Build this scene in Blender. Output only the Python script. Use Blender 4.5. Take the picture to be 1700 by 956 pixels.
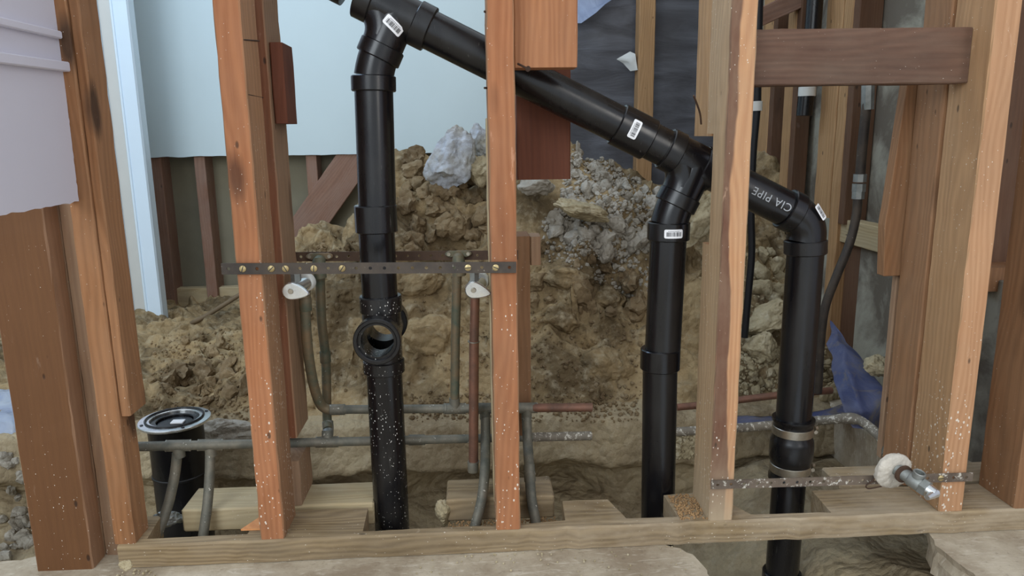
import bpy, bmesh, math, random
from mathutils import Vector, Matrix, noise
from mathutils.bvhtree import BVHTree

for o in list(bpy.data.objects): bpy.data.objects.remove(o)
S = bpy.context.scene
COL = S.collection
rnd = random.Random(7)

# ------------------------------------------------------------------ camera
CAM_H = 0.66
pit, rol, yaw = math.radians(11.7), math.radians(0.8), math.radians(3.0)
FPX = 1228.0
Fv = Vector((math.sin(yaw)*math.cos(pit), math.cos(yaw)*math.cos(pit), -math.sin(pit)))
R0 = Vector((math.cos(yaw), -math.sin(yaw), 0)); U0 = R0.cross(Fv)
Rv = R0*math.cos(rol) - U0*math.sin(rol)
Uv = R0*math.sin(rol) + U0*math.cos(rol)
CAMP = Vector((0, 0, CAM_H))
cd = bpy.data.cameras.new('camera'); cam = bpy.data.objects.new('camera', cd); COL.objects.link(cam)
cd.sensor_width = 36; cd.lens = FPX/1700*36; cd.clip_start = .02
mw = Matrix((( Rv.x, Uv.x, -Fv.x, 0), (Rv.y, Uv.y, -Fv.y, 0), (Rv.z, Uv.z, -Fv.z, CAM_H), (0, 0, 0, 1)))
cam.matrix_world = mw
S.camera = cam

# ------------------------------------------------------------------ light and exposure
S.view_settings.view_transform = 'Standard'; S.view_settings.look = 'None'
S.view_settings.gamma = 1; S.view_settings.use_curve_mapping = False
S.view_settings.exposure = 0.14
wd = bpy.data.worlds.new('daylight'); S.world = wd; wd.use_nodes = True
wn = wd.node_tree; wn.nodes['Background'].inputs[0].default_value = (.86, .93, 1, 1)
wn.nodes['Background'].inputs[1].default_value = .92
def area(name, loc, target, sx, sy, power, col):
    l = bpy.data.lights.new(name, 'AREA'); l.shape = 'RECTANGLE'; l.size = sx; l.size_y = sy
    l.energy = power; l.color = col
    o = bpy.data.objects.new(name, l); COL.objects.link(o); o.location = loc
    o.rotation_euler = (Vector(target)-Vector(loc)).to_track_quat('-Z', 'Y').to_euler()
    return o
area('window_daylight', (-1.5, -1.6, 1.9), (-.1, 1.4, .3), 1.6, 1.6, 44, (.86, .94, 1))
area('right_warm_fill', (1.7, -1.4, 1.5), (.4, 1.3, .3), 1.0, 1.6, 24, (1, .95, .88))  # added warm fill lamp from behind right, not a known door
area('rear_blue_fill', (-1.15, 2.0, 2.2), (-.35, 2.7, .6), .7, .7, 9, (.45, .68, 1))  # added blue fill lamp for the heap's left side, not a known window

# ------------------------------------------------------------------ pixel -> place helpers (each with its own real distance)
def ray(px, py): return Fv + Rv*((px-850)/FPX) + Uv*((478-py)/FPX)
def V(px, py, Y): d = ray(px, py); return CAMP + d*(Y/d.y)
def G(px, py, z): d = ray(px, py); return CAMP + d*((z-CAM_H)/d.z)
def W(px, py, X): d = ray(px, py); return CAMP + d*(X/d.x)
def zof(py, Y, px=850): return V(px, py, Y).z

# ------------------------------------------------------------------ materials
def srgb(r, g, b):
    f = lambda c: (c/255/12.92 if c/255 <= .04045 else ((c/255+.055)/1.055)**2.4)
    return (f(r), f(g), f(b), 1)
class NT:
    def __init__(s, name):
        s.m = bpy.data.materials.new(name); s.m.use_nodes = True; s.t = s.m.node_tree
        s.b = s.t.nodes['Principled BSDF']
    def n(s, typ, **kw):
        x = s.t.nodes.new(typ)
        for k, v in kw.items(): setattr(x, k, v)
        return x
    def l(s, a, b): s.t.links.new(a, b)
    def val(s, sock, v):
        if isinstance(v, (int, float, tuple)): sock.default_value = v
        else: s.l(v, sock)
    def noise(s, vec, scale, detail=4, rough=.55, dist=0):
        x = s.n('ShaderNodeTexNoise'); x.inputs['Scale'].default_value = scale
        x.inputs['Detail'].default_value = detail; x.inputs['Roughness'].default_value = rough
        x.inputs['Distortion'].default_value = dist
        if vec is not None: s.l(vec, x.inputs['Vector'])
        return x.outputs['Fac']
    def vor(s, vec, scale, out='Distance', feat='F1', rnd=1):
        x = s.n('ShaderNodeTexVoronoi', feature=feat); x.inputs['Scale'].default_value = scale
        x.inputs['Randomness'].default_value = rnd
        if vec is not None: s.l(vec, x.inputs['Vector'])
        return x.outputs[out]
    def map(s, vec, scale, loc=(0, 0, 0)):
        x = s.n('ShaderNodeMapping'); x.inputs['Scale'].default_value = scale; x.inputs['Location'].default_value = loc
        s.l(vec, x.inputs['Vector']); return x.outputs[0]
    def math(s, op, a, b=0, c=0):
        x = s.n('ShaderNodeMath', operation=op)
        s.val(x.inputs[0], a); s.val(x.inputs[1], b)
        if op in ('MULTIPLY_ADD', ): s.val(x.inputs[2], c)
        return x.outputs[0]
    def ramp(s, f, a, b, c0=0, c1=1):
        x = s.n('ShaderNodeMapRange'); s.val(x.inputs[0], f)
        x.inputs[1].default_value = a; x.inputs[2].default_value = b
        x.inputs[3].default_value = c0; x.inputs[4].default_value = c1
        return x.outputs[0]
    def mix(s, f, a, b, bt='MIX'):
        x = s.n('ShaderNodeMix', data_type='RGBA', blend_type=bt)
        s.val(x.inputs[0], f); s.val(x.inputs[6], a); s.val(x.inputs[7], b); return x.outputs[2]
    def bump(s, h, strength=.4, dist=.002, prev=None):
        x = s.n('ShaderNodeBump'); x.inputs['Strength'].default_value = strength; x.inputs['Distance'].default_value = dist
        s.l(h, x.inputs['Height'])
        if prev is not None: s.l(prev, x.inputs['Normal'])
        return x.outputs[0]
    def coord(s, kind='Object', rand=True):
        tc = s.n('ShaderNodeTexCoord').outputs[kind]
        if not rand: return tc
        oi = s.n('ShaderNodeObjectInfo').outputs['Random']
        v = s.n('ShaderNodeVectorMath', operation='ADD'); s.l(tc, v.inputs[0])
        sc = s.n('ShaderNodeVectorMath', operation='SCALE'); sc.inputs[0].default_value = (3.1, 5.7, 9.3); s.l(oi, sc.inputs['Scale'])
        s.l(sc.outputs[0], v.inputs[1]); return v.outputs[0]

def wood(name, c0, c1, cd_, knots=.5, flecks=0., dust=0., rough=.7, stain=.3, dustc=(150, 138, 120), fleckz=None, grain=1.0, side=None, strip=None, dustx=False, based=False):
    """c0 light, c1 dark grain, cd_ knot colour (sRGB triples)"""
    t = NT(name); co = t.coord()
    warp = t.noise(t.map(co, (5, 5, .9)), 2.2, 2)
    w2 = t.math('MULTIPLY', warp, 55.0)
    xs = t.n('ShaderNodeSeparateXYZ'); t.l(co, xs.inputs[0])
    lin = t.math('ADD', t.math('MULTIPLY', xs.outputs[0], 620), t.math('MULTIPLY', xs.outputs[1], 430))
    ring = t.math('SINE', t.math('ADD', w2, lin))
    ring = t.ramp(ring, -1, 1)
    fine = t.noise(t.map(co, (260, 260, 7)), 1.0, 3, .6)
    mid = t.noise(t.map(co, (30, 30, 3)), 1.0, 3, .6)
    f = t.math('ADD', t.math('MULTIPLY', ring, .26*grain), t.math('ADD', t.math('MULTIPLY', fine, .5), t.math('MULTIPLY', mid, .6)))
    f = t.ramp(f, .25, .95)
    colr = t.mix(f, srgb(*c1), srgb(*c0))
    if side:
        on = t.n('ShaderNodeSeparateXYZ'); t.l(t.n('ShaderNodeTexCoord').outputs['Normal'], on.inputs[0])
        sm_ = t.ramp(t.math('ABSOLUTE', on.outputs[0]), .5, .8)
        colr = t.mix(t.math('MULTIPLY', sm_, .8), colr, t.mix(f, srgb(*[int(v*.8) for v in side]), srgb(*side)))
    if strip:
        oc = t.n('ShaderNodeSeparateXYZ'); t.l(t.n('ShaderNodeTexCoord').outputs['Object'], oc.inputs[0])
        wb = t.math('ADD', oc.outputs[0], t.math('MULTIPLY', t.math('SUBTRACT', t.noise(t.map(co, (10, 10, 6)), 1, 3), .5), .028))
        lowm = t.ramp(oc.outputs[2], .10, .55, .010, -.0035)
        edge = t.math('SUBTRACT', wb, lowm)
        s1_ = t.math('MULTIPLY', t.ramp(edge, -.007, -.004, 1, 0), t.ramp(t.math('ADD', oc.outputs[1], 0), -.040, -.044, 0, 1))
        colr = t.mix(t.math('MULTIPLY', s1_, .85), colr, srgb(*strip))
    st = t.noise(t.map(co, (7, 7, 2.2)), 1.0, 4, .6)
    colr = t.mix(t.math('MULTIPLY', t.ramp(st, .5, .75), stain), colr, srgb(*[int(v*.55) for v in c1]))
    kn = t.vor(t.map(co, (9, 9, 3.4)), 1.0)
    kmask = t.ramp(t.math('ADD', kn, t.math('MULTIPLY', fine, .05)), .11, .19, 1, 0)
    colr = t.mix(t.math('MULTIPLY', kmask, knots), colr, srgb(*cd_))
    # nail holes
    hv = t.vor(t.map(co, (24, 24, 11)), 1.0)
    hm = t.ramp(hv, .045, .075, 1, 0)
    colr = t.mix(t.math('MULTIPLY', hm, .75), colr, srgb(35, 22, 16))
    # scuffs
    sc = t.noise(t.map(co, (55, 55, 16)), 1.0, 5, .7, .6)
    sm = t.ramp(sc, .66, .72)
    colr = t.mix(t.math('MULTIPLY', sm, .35), colr, srgb(min(255, c0[0]+35), min(255, c0[1]+45), min(255, c0[2]+55)))
    geo = t.n('ShaderNodeNewGeometry'); gz = t.n('ShaderNodeSeparateXYZ'); t.l(geo.outputs['Position'], gz.inputs[0])
    if flecks:
        fl = t.vor(t.map(co, (170, 170, 105)), 1.0)
        msk = t.noise(t.map(co, (17, 17, 8)), 1.0, 4, .65)
        thr = t.ramp(gz.outputs[2], .0, fleckz or .35, .40*flecks+.12, .06+.12*flecks)
        fm = t.math('LESS_THAN', fl, t.math('MULTIPLY', thr, t.ramp(msk, .35, .65)))
        colr = t.mix(t.math('MULTIPLY', fm, .85), colr, srgb(232, 224, 210))
    if dust:
        nz = t.n('ShaderNodeSeparateXYZ'); t.l(geo.outputs['Normal'], nz.inputs[0])
        dn = t.noise(t.map(co, (18, 18, 8)), 1.0, 5, .65)
        dm = t.math('MULTIPLY', t.ramp(dn, .3, .62), dust)
        if dustx: dm = t.math('MULTIPLY', dm, t.ramp(gz.outputs[0], -.1, .4, .35, 1))
        if based: dm = t.math('MAXIMUM', dm, t.math('MULTIPLY', t.ramp(t.math('ADD', gz.outputs[2], t.math('MULTIPLY', dn, .12)), .09, .24, 1, 0), .8))
        colr = t.mix(dm, colr, srgb(*dustc))
    t.l(colr, t.b.inputs['Base Color']); t.b.inputs['Roughness'].default_value = rough
    bh = t.math('SUBTRACT', t.math('ADD', f, t.math('MULTIPLY', mid, .6)), t.math('MULTIPLY', hm, 2.5))
    t.l(t.bump(bh, .35, .0012), t.b.inputs['Normal'])
    t.b.inputs['Specular IOR Level'].default_value = .3
    return t.m

M = {}
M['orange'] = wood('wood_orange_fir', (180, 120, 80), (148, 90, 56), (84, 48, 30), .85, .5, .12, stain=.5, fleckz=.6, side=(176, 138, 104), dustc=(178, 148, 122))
M['orange_clean'] = wood('wood_orange_fir_clean', (176, 120, 80), (146, 92, 58), (88, 54, 34), .8, .1, .1, stain=.35)
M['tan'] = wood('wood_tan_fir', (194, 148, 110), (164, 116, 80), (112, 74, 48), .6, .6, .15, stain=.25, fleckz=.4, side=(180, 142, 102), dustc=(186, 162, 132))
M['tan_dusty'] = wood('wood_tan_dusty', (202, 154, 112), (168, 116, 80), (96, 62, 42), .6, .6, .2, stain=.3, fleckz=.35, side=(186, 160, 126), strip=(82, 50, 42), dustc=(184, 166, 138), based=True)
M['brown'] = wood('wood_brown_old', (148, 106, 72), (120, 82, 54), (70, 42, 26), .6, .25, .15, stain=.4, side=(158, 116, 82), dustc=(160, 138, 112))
M['brown_dark'] = wood('wood_dark_brown', (110, 74, 44), (95, 62, 37), (62, 38, 22), .4, .06, .0, stain=.15, grain=.4, side=(180, 142, 112))  # side faces dusty pale, lightened further to offset the weak light on them
M['red'] = wood('wood_red_block', (114, 66, 46), (92, 52, 36), (60, 28, 18), .3, .0, .0, stain=.2, grain=.5)
M['block'] = wood('wood_purple_brown', (110, 80, 64), (84, 58, 46), (56, 40, 34), .8, .08, .15, stain=.5)
M['plate'] = wood('wood_sill_dusty', (156, 134, 100), (96, 76, 52), (60, 47, 36), .9, .05, .85, stain=.6, dustc=(176, 160, 136), rough=.85, dustx=True, grain=1.3)
M['pale'] = wood('wood_pale_dusty', (196, 178, 140), (162, 138, 100), (110, 86, 58), .4, .03, .5, stain=.3, dustc=(180, 166, 138), rough=.8)
M['grey'] = wood('wood_weathered_grey', (166, 132, 102), (132, 98, 74), (84, 64, 50), .5, .2, .35, stain=.3, dustc=(158, 138, 116))
M['far'] = wood('wood_far_brown', (144, 108, 88), (118, 84, 68), (80, 56, 44), .4, .1, .3, stain=.3, dustc=(158, 140, 128))
M['rearstud'] = wood('wood_rear_tan', (190, 150, 106), (150, 112, 74), (96, 70, 46), .5, .0, .1, stain=.3)
M['reardark'] = wood('wood_rear_brown', (112, 80, 58), (88, 60, 44), (60, 42, 32), .4, .0, .1, stain=.3, grain=.5)
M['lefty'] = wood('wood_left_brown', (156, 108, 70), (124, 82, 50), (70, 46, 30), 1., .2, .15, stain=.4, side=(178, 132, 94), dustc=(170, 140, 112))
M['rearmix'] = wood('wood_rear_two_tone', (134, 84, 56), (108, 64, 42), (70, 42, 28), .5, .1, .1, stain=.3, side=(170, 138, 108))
M['fresh'] = wood('wood_fresh_cut', (226, 160, 104), (200, 126, 76), (140, 84, 50), .2, .0, .1, stain=.1)

def abs_mat(name, flecks=0., dust=0.12):
    t = NT(name); co = t.coord()
    n = t.noise(t.map(co, (18, 18, 5)), 1, 5, .6)
    c = t.mix(t.math('MULTIPLY', t.ramp(n, .48, .75), dust), srgb(15, 15, 18), srgb(80, 77, 72))
    sc = t.noise(t.map(co, (160, 160, 18)), 1, 3, .7)
    c = t.mix(t.math('MULTIPLY', t.ramp(sc, .68, .74), .25), c, srgb(120, 118, 114))
    if flecks:
        fl = t.vor(t.map(co, (240, 240, 150)), 1.0); mk = t.noise(t.map(co, (12, 12, 7)), 1, 3, .6)
        fm = t.math('LESS_THAN', fl, t.math('MULTIPLY', t.ramp(mk, .36, .62), .2*flecks))
        c = t.mix(t.math('MULTIPLY', fm, .85), c, srgb(215, 212, 205))
    t.l(c, t.b.inputs['Base Color'])
    t.l(t.ramp(n, .3, .8, .16, .44), t.b.inputs['Roughness'])
    t.l(t.bump(n, .08, .002), t.b.inputs['Normal'])
    return t.m
M['abs'] = abs_mat('black_abs_plastic')
M['abs_f'] = abs_mat('black_abs_paint_flecked', 1.0, .25)
M['rubber'] = abs_mat('black_rubber', 0, .1)

def metal(name, c0, c1, rough=.45, metallic=.8, flecks=0., fc=(205, 200, 188), scale=30):
    t = NT(name); co = t.coord()
    n = t.noise(co, scale, 5, .65)
    c = t.mix(t.ramp(n, .35, .68), srgb(*c0), srgb(*c1))
    if flecks:
        fl = t.noise(co, 120, 4, .7)
        fm = t.ramp(fl, .72-.17*flecks, .76-.17*flecks)
        c = t.mix(fm, c, srgb(*fc))
    t.l(c, t.b.inputs['Base Color']); t.b.inputs['Metallic'].default_value = metallic
    t.l(t.ramp(n, .3, .7, rough, rough+.2), t.b.inputs['Roughness'])
    t.l(t.bump(n, .15, .001), t.b.inputs['Normal'])
    return t.m
M['copper'] = metal('aged_grey_copper', (130, 124, 110), (90, 92, 84), .5, .3, .45)
M['copper_g'] = metal('green_brown_copper', (132, 112, 86), (84, 98, 84), .5, .3, .2)
M['copper_r'] = metal('red_brown_copper', (132, 92, 74), (98, 74, 62), .45, .35, .2)
M['copper_w'] = metal('plaster_flecked_pipe', (116, 108, 96), (140, 132, 118), .6, .2, .95)
M['strap'] = metal('dark_steel_strap', (66, 60, 56), (92, 82, 72), .5, .5, .25)
M['strap_b'] = metal('brown_steel_strap', (74, 56, 46), (98, 76, 60), .55, .4, .2)
M['strap_w'] = metal('plaster_flecked_strap', (96, 84, 74), (126, 112, 98), .6, .3, .85)
M['brass'] = metal('brass_screw', (196, 178, 132), (150, 130, 90), .35, .7)
M['chrome'] = metal('chrome_valve', (236, 238, 238), (205, 208, 208), .12, .9, 0)
M['steel'] = metal('clamp_steel', (196, 188, 172), (150, 142, 128), .28, .95)
M['galv'] = metal('galvanised_steel', (158, 160, 156), (122, 126, 122), .4, .6, .15)
M['solder'] = metal('solder_ring', (176, 172, 160), (140, 138, 128), .35, .8)
M['nail'] = metal('rusty_nail', (96, 74, 60), (62, 48, 42), .6, .5)

def plain(name, c, rough=.7, var=.15, scale=8, bump=.1, metallic=0, c2=None, spec=.4):
    t = NT(name); co = t.coord(rand=False)
    n = t.noise(co, scale, 5, .6)
    cc = t.mix(t.math('MULTIPLY', t.ramp(n, .35, .7), var if c2 is None else 1), srgb(*c), srgb(*(c2 or [int(v*.6) for v in c])))
    t.l(cc, t.b.inputs['Base Color']); t.b.inputs['Roughness'].default_value = rough
    t.b.inputs['Metallic'].default_value = metallic
    t.b.inputs['Specular IOR Level'].default_value = spec
    t.l(t.bump(t.noise(co, scale*6, 4), bump, .003), t.b.inputs['Normal'])
    return t.m
M['drywall'] = plain('mint_painted_drywall', (206, 222, 225), .75, .06, 3, .05)
M['drywall_w'] = plain('lavender_white_painted_drywall', (214, 214, 226), .6, .05, 4, .08)
M['gyp'] = plain('torn_gypsum_edge', (190, 150, 110), .9, .4, 60, .3)
M['casing'] = plain('white_gloss_paint', (222, 238, 250), .35, .05, 6, .05)
M['sheath'] = plain('olive_sheathing', (134, 128, 108), .9, .3, 5, .2)
M['sticker'] = plain('white_sticker', (236, 236, 238), .4, .03, 10, 0)
M['ink'] = plain('black_ink', (40, 40, 44), .5, .1, 10, 0)
M['pipe_ink'] = plain('pale_pipe_print', (176, 180, 184), .6, .3, 80, 0)
M['white_pl'] = plain('white_cap_plastic', (214, 214, 208), .4, .1, 20, .05)
M['escut'] = plain('plaster_crusted_escutcheon', (214, 206, 192), .75, .5, 40, .5)
M['brick'] = plain('orange_sawdust', (188, 150, 106), .95, .5, 90, .8)

def dirt_mat(name, cA, cB, cC, rock=.5, grey_from=None):
    t = NT(name); co = t.n('ShaderNodeNewGeometry').outputs['Position']
    n1 = t.noise(co, 4.2, 6, .62); n2 = t.noise(co, 26, 6, .7); n3 = t.noise(co, 120, 4, .7)
    c = t.mix(t.ramp(n1, .43, .58), srgb(*cA), srgb(*cB))
    c = t.mix(t.math('MULTIPLY', t.ramp(n2, .52, .68), rock), c, srgb(*cC))
    c = t.mix(t.math('MULTIPLY', t.ramp(n3, .3, .5, 1, 0), .18), c, srgb(84, 70, 52))
    t.l(c, t.b.inputs['Base Color']); t.b.inputs['Roughness'].default_value = .95
    t.b.inputs['Specular IOR Level'].default_value = .15
    v = t.vor(co, 55, 'Distance'); v2 = t.vor(co, 22, 'Distance')
    h = t.math('ADD', t.math('MULTIPLY', n2, 1.0), t.math('ADD', t.math('MULTIPLY', n3, .35), t.math('MULTIPLY', v, -.9)))
    h = t.math('ADD', h, t.math('MULTIPLY', v2, -1.0))
    t.l(t.bump(h, .9, .008), t.b.inputs['Normal'])
    return t.m
M['dirt'] = dirt_mat('yellow_brown_clay_dirt', (166, 144, 108), (106, 90, 66), (182, 169, 142), .6)
M['soil'] = dirt_mat('damp_trench_soil', (172, 156, 126), (144, 128, 102), (188, 174, 148), .5)
M['clod'] = dirt_mat('brown_clod', (148, 128, 98), (112, 94, 70), (172, 158, 132), .5)
M['rock'] = dirt_mat('grey_concrete_rubble', (182, 176, 164), (152, 144, 130), (204, 198, 188), .6)
M['rock_b'] = dirt_mat('pale_buff_rubble', (192, 178, 146), (160, 146, 116), (210, 200, 176), .6)
M['chunk'] = dirt_mat('bluish_white_concrete_chunk', (196, 204, 216), (176, 172, 158), (222, 226, 232), .6)
t = NT('slab_concrete'); co = t.coord(rand=False)
n1 = t.noise(co, 7, 6, .65); n2 = t.noise(t.map(co, (8, 30, 8)), 3, 5, .65, 1.5); n3 = t.noise(co, 90, 4, .6)
c = t.mix(t.ramp(n1, .38, .64), srgb(150, 134, 112), srgb(196, 184, 162))
c = t.mix(t.math('MULTIPLY', t.ramp(n2, .55, .7), .6), c, srgb(216, 206, 188))
c = t.mix(t.math('MULTIPLY', t.ramp(n3, .3, .42, 1, 0), .3), c, srgb(96, 82, 64))
t.l(c, t.b.inputs['Base Color']); t.b.inputs['Roughness'].default_value = .9
t.l(t.bump(t.math('ADD', n1, t.math('MULTIPLY', n3, .3)), .5, .006), t.b.inputs['Normal']); M['slab'] = t.m
# stucco seen from behind
t = NT('grey_stucco_back'); co = t.coord(rand=False)
n1 = t.noise(co, 6, 6, .6, .4); n2 = t.noise(co, 60, 4, .6)
c = t.mix(t.ramp(n1, .46, .62), srgb(108, 100, 88), srgb(166, 162, 146)); t.l(c, t.b.inputs['Base Color'])
t.b.inputs['Roughness'].default_value = .9
t.l(t.bump(t.math('ADD', n1, t.math('MULTIPLY', n2, .2)), .6, .01), t.b.inputs['Normal']); M['stucco'] = t.m
# tar paper
t = NT('blue_black_building_paper'); co = t.coord(rand=False)
n1 = t.noise(t.map(co, (2, 2, 9)), 1.5, 5, .6, .5); n2 = t.noise(co, 9, 5, .6)
c = t.mix(t.ramp(n1, .4, .68), srgb(98, 98, 102), srgb(128, 130, 136)); t.l(c, t.b.inputs['Base Color'])
t.l(t.ramp(n2, .3, .7, .36, .6), t.b.inputs['Roughness'])
t.l(t.bump(n1, .5, .02), t.b.inputs['Normal']); M['paper'] = t.m
def plastic(name, c0, c1, alpha=1, rough=.3, dust=0):
    t = NT(name); co = t.coord(rand=False)
    n = t.noise(co, 9, 5, .6, .8); c = t.mix(t.ramp(n, .4, .65), srgb(*c0), srgb(*c1))
    if dust: c = t.mix(t.math('MULTIPLY', t.ramp(t.noise(co, 16, 6, .7, 1.2), .5, .64), dust), c, srgb(170, 158, 136))
    t.l(c, t.b.inputs['Base Color'])
    t.b.inputs['Roughness'].default_value = rough; t.l(t.bump(n, .5, .01), t.b.inputs['Normal'])
    t.b.inputs['Alpha'].default_value = alpha
    return t.m
M['tarp'] = plastic('blue_tarp', (104, 114, 160), (146, 150, 178), 1, .4, .7)
M['film'] = plastic('pale_blue_plastic_film', (196, 208, 230), (222, 230, 240), 1, .25)
M['hose'] = plain('black_hose', (26, 26, 30), .45, .2, 20, .05)
M['cable'] = plain('brown_hose', (118, 100, 76), .7, .3, 20, .1)

# ------------------------------------------------------------------ object helpers
def obj(name, me, mat=None, parent=None, smooth=None, loc=None, keep=False):
    if isinstance(me, bmesh.types.BMesh):
        b = me; me = bpy.data.meshes.new(name); b.normal_update(); b.to_mesh(me); b.free()
    if mat is not None:
        me.materials.clear(); me.materials.append(mat)
    if smooth is not None:
        for p in me.polygons: p.use_smooth = True
        if smooth < 180: me.set_sharp_from_angle(angle=math.radians(smooth))
    o = bpy.data.objects.new(name, me); COL.objects.link(o)
    if parent is not None:
        o.parent = parent
        o.matrix_parent_inverse = parent.matrix_world.inverted() if keep else Matrix()
    if loc is not None: o.location = loc
    return o
def tag(o, label, cat, group=None, kind=None):
    o['label'] = label; o['category'] = cat
    if group: o['group'] = group
    if kind: o['kind'] = kind
    return o
def thing(name, loc, label, cat, group=None):
    o = bpy.data.objects.new(name, None); COL.objects.link(o); o.location = loc; o.empty_display_size = .05
    o.matrix_world = Matrix.Translation(Vector(loc))
    return tag(o, label, cat, group)
def put(name, bm, mat, root, smooth=None):
    """mesh given in world coordinates, stored under its root's origin"""
    off = Vector(root.matrix_world.translation) if root is not None else Vector()
    bmesh.ops.translate(bm, verts=bm.verts, vec=-off)
    o = obj(name, bm, mat, root, smooth)
    return o
def sub(name, bm, mat, part, root, smooth=None):
    off = Vector(root.matrix_world.translation)
    bmesh.ops.translate(bm, verts=bm.verts, vec=-off)
    return obj(name, bm, mat, part, smooth)
def struct(name, bm, mat, smooth=None):
    o = obj(name, bm, mat, None, smooth); o['kind'] = 'structure'; return o
def solo(name, bm, mat, label, cat, group=None, smooth=None, kind=None):
    c = Vector((0, 0, 0)); mn = min(v.co.z for v in bm.verts)
    for v in bm.verts: c += v.co
    c /= len(bm.verts); c.z = mn
    bmesh.ops.translate(bm, verts=bm.verts, vec=-c)
    o = obj(name, bm, mat, None, smooth); o.location = c
    return tag(o, label, cat, group, kind)

def box_bm(x0, x1, y0, y1, z0, z1, bev=0):
    bm = bmesh.new(); bmesh.ops.create_cube(bm, size=1)
    for v in bm.verts:
        v.co = Vector((x0+(v.co.x+.5)*(x1-x0), y0+(v.co.y+.5)*(y1-y0), z0+(v.co.z+.5)*(z1-z0)))
    if bev: bmesh.ops.bevel(bm, geom=bm.edges[:], offset=bev, segments=1, affect='EDGES')
    return bm

def beam(name, p0, p1, w, d, mat, label=None, cat=None, group=None, parent=None, bev=.002, step=.025, rough=.0011,
         notches=(), leftcut=None, seed=None, roll=0, topcut=0, rightadd=None):
    """a board from p0 to p1 (centre of its section); w across X, d across Y. Local Z is its length."""
    p0 = Vector(p0); p1 = Vector(p1); L = (p1-p0).length; z = (p1-p0).normalized()
    y = Vector((0, 1, 0)); y = (y - z*y.dot(z)).normalized() if abs(z.y) < .95 else Vector((1, 0, 0))
    x = y.cross(z).normalized()
    if roll: 
        R = Matrix.Rotation(roll, 3, z); x = R @ x; y = R @ y
    sd = seed if seed is not None else rnd.random()*50
    n = max(2, int(L/step)); bm = bmesh.new(); rings = []
    ts = sorted(set([i/n*L for i in range(n+1)] + [q for a, b, *_ in notches for q in (a, a+.0005, b, b+.0005) if 0 < q < L]))
    for t_ in ts:
        dd = d; yo = 0
        for a, b, nd in notches:
            if a < t_ <= b: dd = nd; yo = -(d-nd)/2
        xl, xr = -w/2, w/2
        if leftcut: xl = leftcut(t_/L, xl)
        if rightadd: xr = rightadd(t_, xr)
        ya, yb = yo-dd/2, yo+dd/2
        b = bev
        pts = [(xl+b, ya), (xr-b, ya), (xr, ya+b), (xr, yb-b), (xr-b, yb), (xl+b, yb), (xl, yb-b), (xl, ya+b)]
        ring = []
        for k, (u, v) in enumerate(pts):
            q = noise.noise(Vector((k*3.7+sd, t_*14, sd)))*rough*.9
            q2 = noise.noise(Vector((k*5.1-sd, t_*45, sd*2)))*rough
            ct = (u/w)*topcut if t_ >= L-1e-6 else 0
            ring.append(bm.verts.new((u*(1+q*7)+q2, v+q+q2*.5, t_+ct)))
        rings.append(ring)
    for a, b in zip(rings[:-1], rings[1:]):
        for k in range(8): bm.faces.new((a[k], a[(k+1) % 8], b[(k+1) % 8], b[k]))
    bm.faces.new(rings[0][::-1]); bm.faces.new(rings[-1])
    o = obj(name, bm, mat, None)
    m = Matrix((x, y, z)).transposed().to_4x4(); m.translation = p0
    if parent is not None:
        o.parent = parent; o.matrix_parent_inverse = Matrix()
        o.matrix_basis = parent.matrix_world.inverted() @ m
    else: o.matrix_world = m
    if label: tag(o, label, cat, group)
    return o

def stud(xl, xr, Yf, z0, z1, mat, label, d=.09, name='stud', cat='stud', **kw):
    return beam(name, ((xl+xr)/2, Yf+d/2, z0), ((xl+xr)/2, Yf+d/2, z1), xr-xl, d, mat, label, cat, **kw)

def sweep(pts, rad, seg=28, bm=None, cap=(True, True), up=None):
    """tube through pts with a radius at each; doubled points make square shoulders"""
    bm = bm or bmesh.new(); pts = [Vector(p) for p in pts]; n = len(pts)
    if isinstance(rad, (int, float)): rad = [rad]*n
    T = []
    for i in range(n):
        a = i-1
        while a >= 0 and (pts[i]-pts[a]).length < 1e-6: a -= 1
        b = i+1
        while b < n and (pts[b]-pts[i]).length < 1e-6: b += 1
        d = Vector()
        if a >= 0: d += (pts[i]-pts[a]).normalized()
        if b < n: d += (pts[b]-pts[i]).normalized()
        T.append(d.normalized())
    u = up or (Vector((0, 1, 0)) if abs(T[0].y) < .9 else Vector((1, 0, 0)))
    rings = []
    for i in range(n):
        u = (u - T[i]*u.dot(T[i])).normalized(); v = T[i].cross(u)
        rings.append([bm.verts.new(pts[i] + (u*math.cos(k*2*math.pi/seg) + v*math.sin(k*2*math.pi/seg))*rad[i]) for k in range(seg)])
    for a, b in zip(rings[:-1], rings[1:]):
        for k in range(seg): bm.faces.new((a[k], a[(k+1) % seg], b[(k+1) % seg], b[k]))
    if cap[0]: bm.faces.new(rings[0][::-1])
    if cap[1]: bm.faces.new(rings[-1])
    return bm
def arc_pts(p0, c, p1, n=10):
    p0, c, p1 = Vector(p0), Vector(c), Vector(p1)
    return [p0*(1-t)**2 + c*2*t*(1-t) + p1*t*t for t in [i/n for i in range(n+1)]]
def spline(P, n=8):
    P = [Vector(p) for p in P]; P = [P[0]*2-P[1]] + P + [P[-1]*2-P[-2]]; out = []
    for i in range(1, len(P)-2):
        a, b, c, d = P[i-1:i+3]
        for k in range(n):
            t = k/n; out.append(.5*((2*b)+(c-a)*t+(2*a-5*b+4*c-d)*t*t+(3*b-a-3*c+d)*t**3))
    out.append(P[-2]); return out
def hub(p0, p1, r, bev=.0015, seg=32):
    """a socket ring between p0 and p1 with softened edges"""
    p0, p1 = Vector(p0), Vector(p1); d = (p1-p0).normalized()
    return sweep([p0, p0, p0+d*bev, p1-d*bev, p1, p1], [r-.006, r-bev, r, r, r-bev, r-.006], seg)
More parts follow.
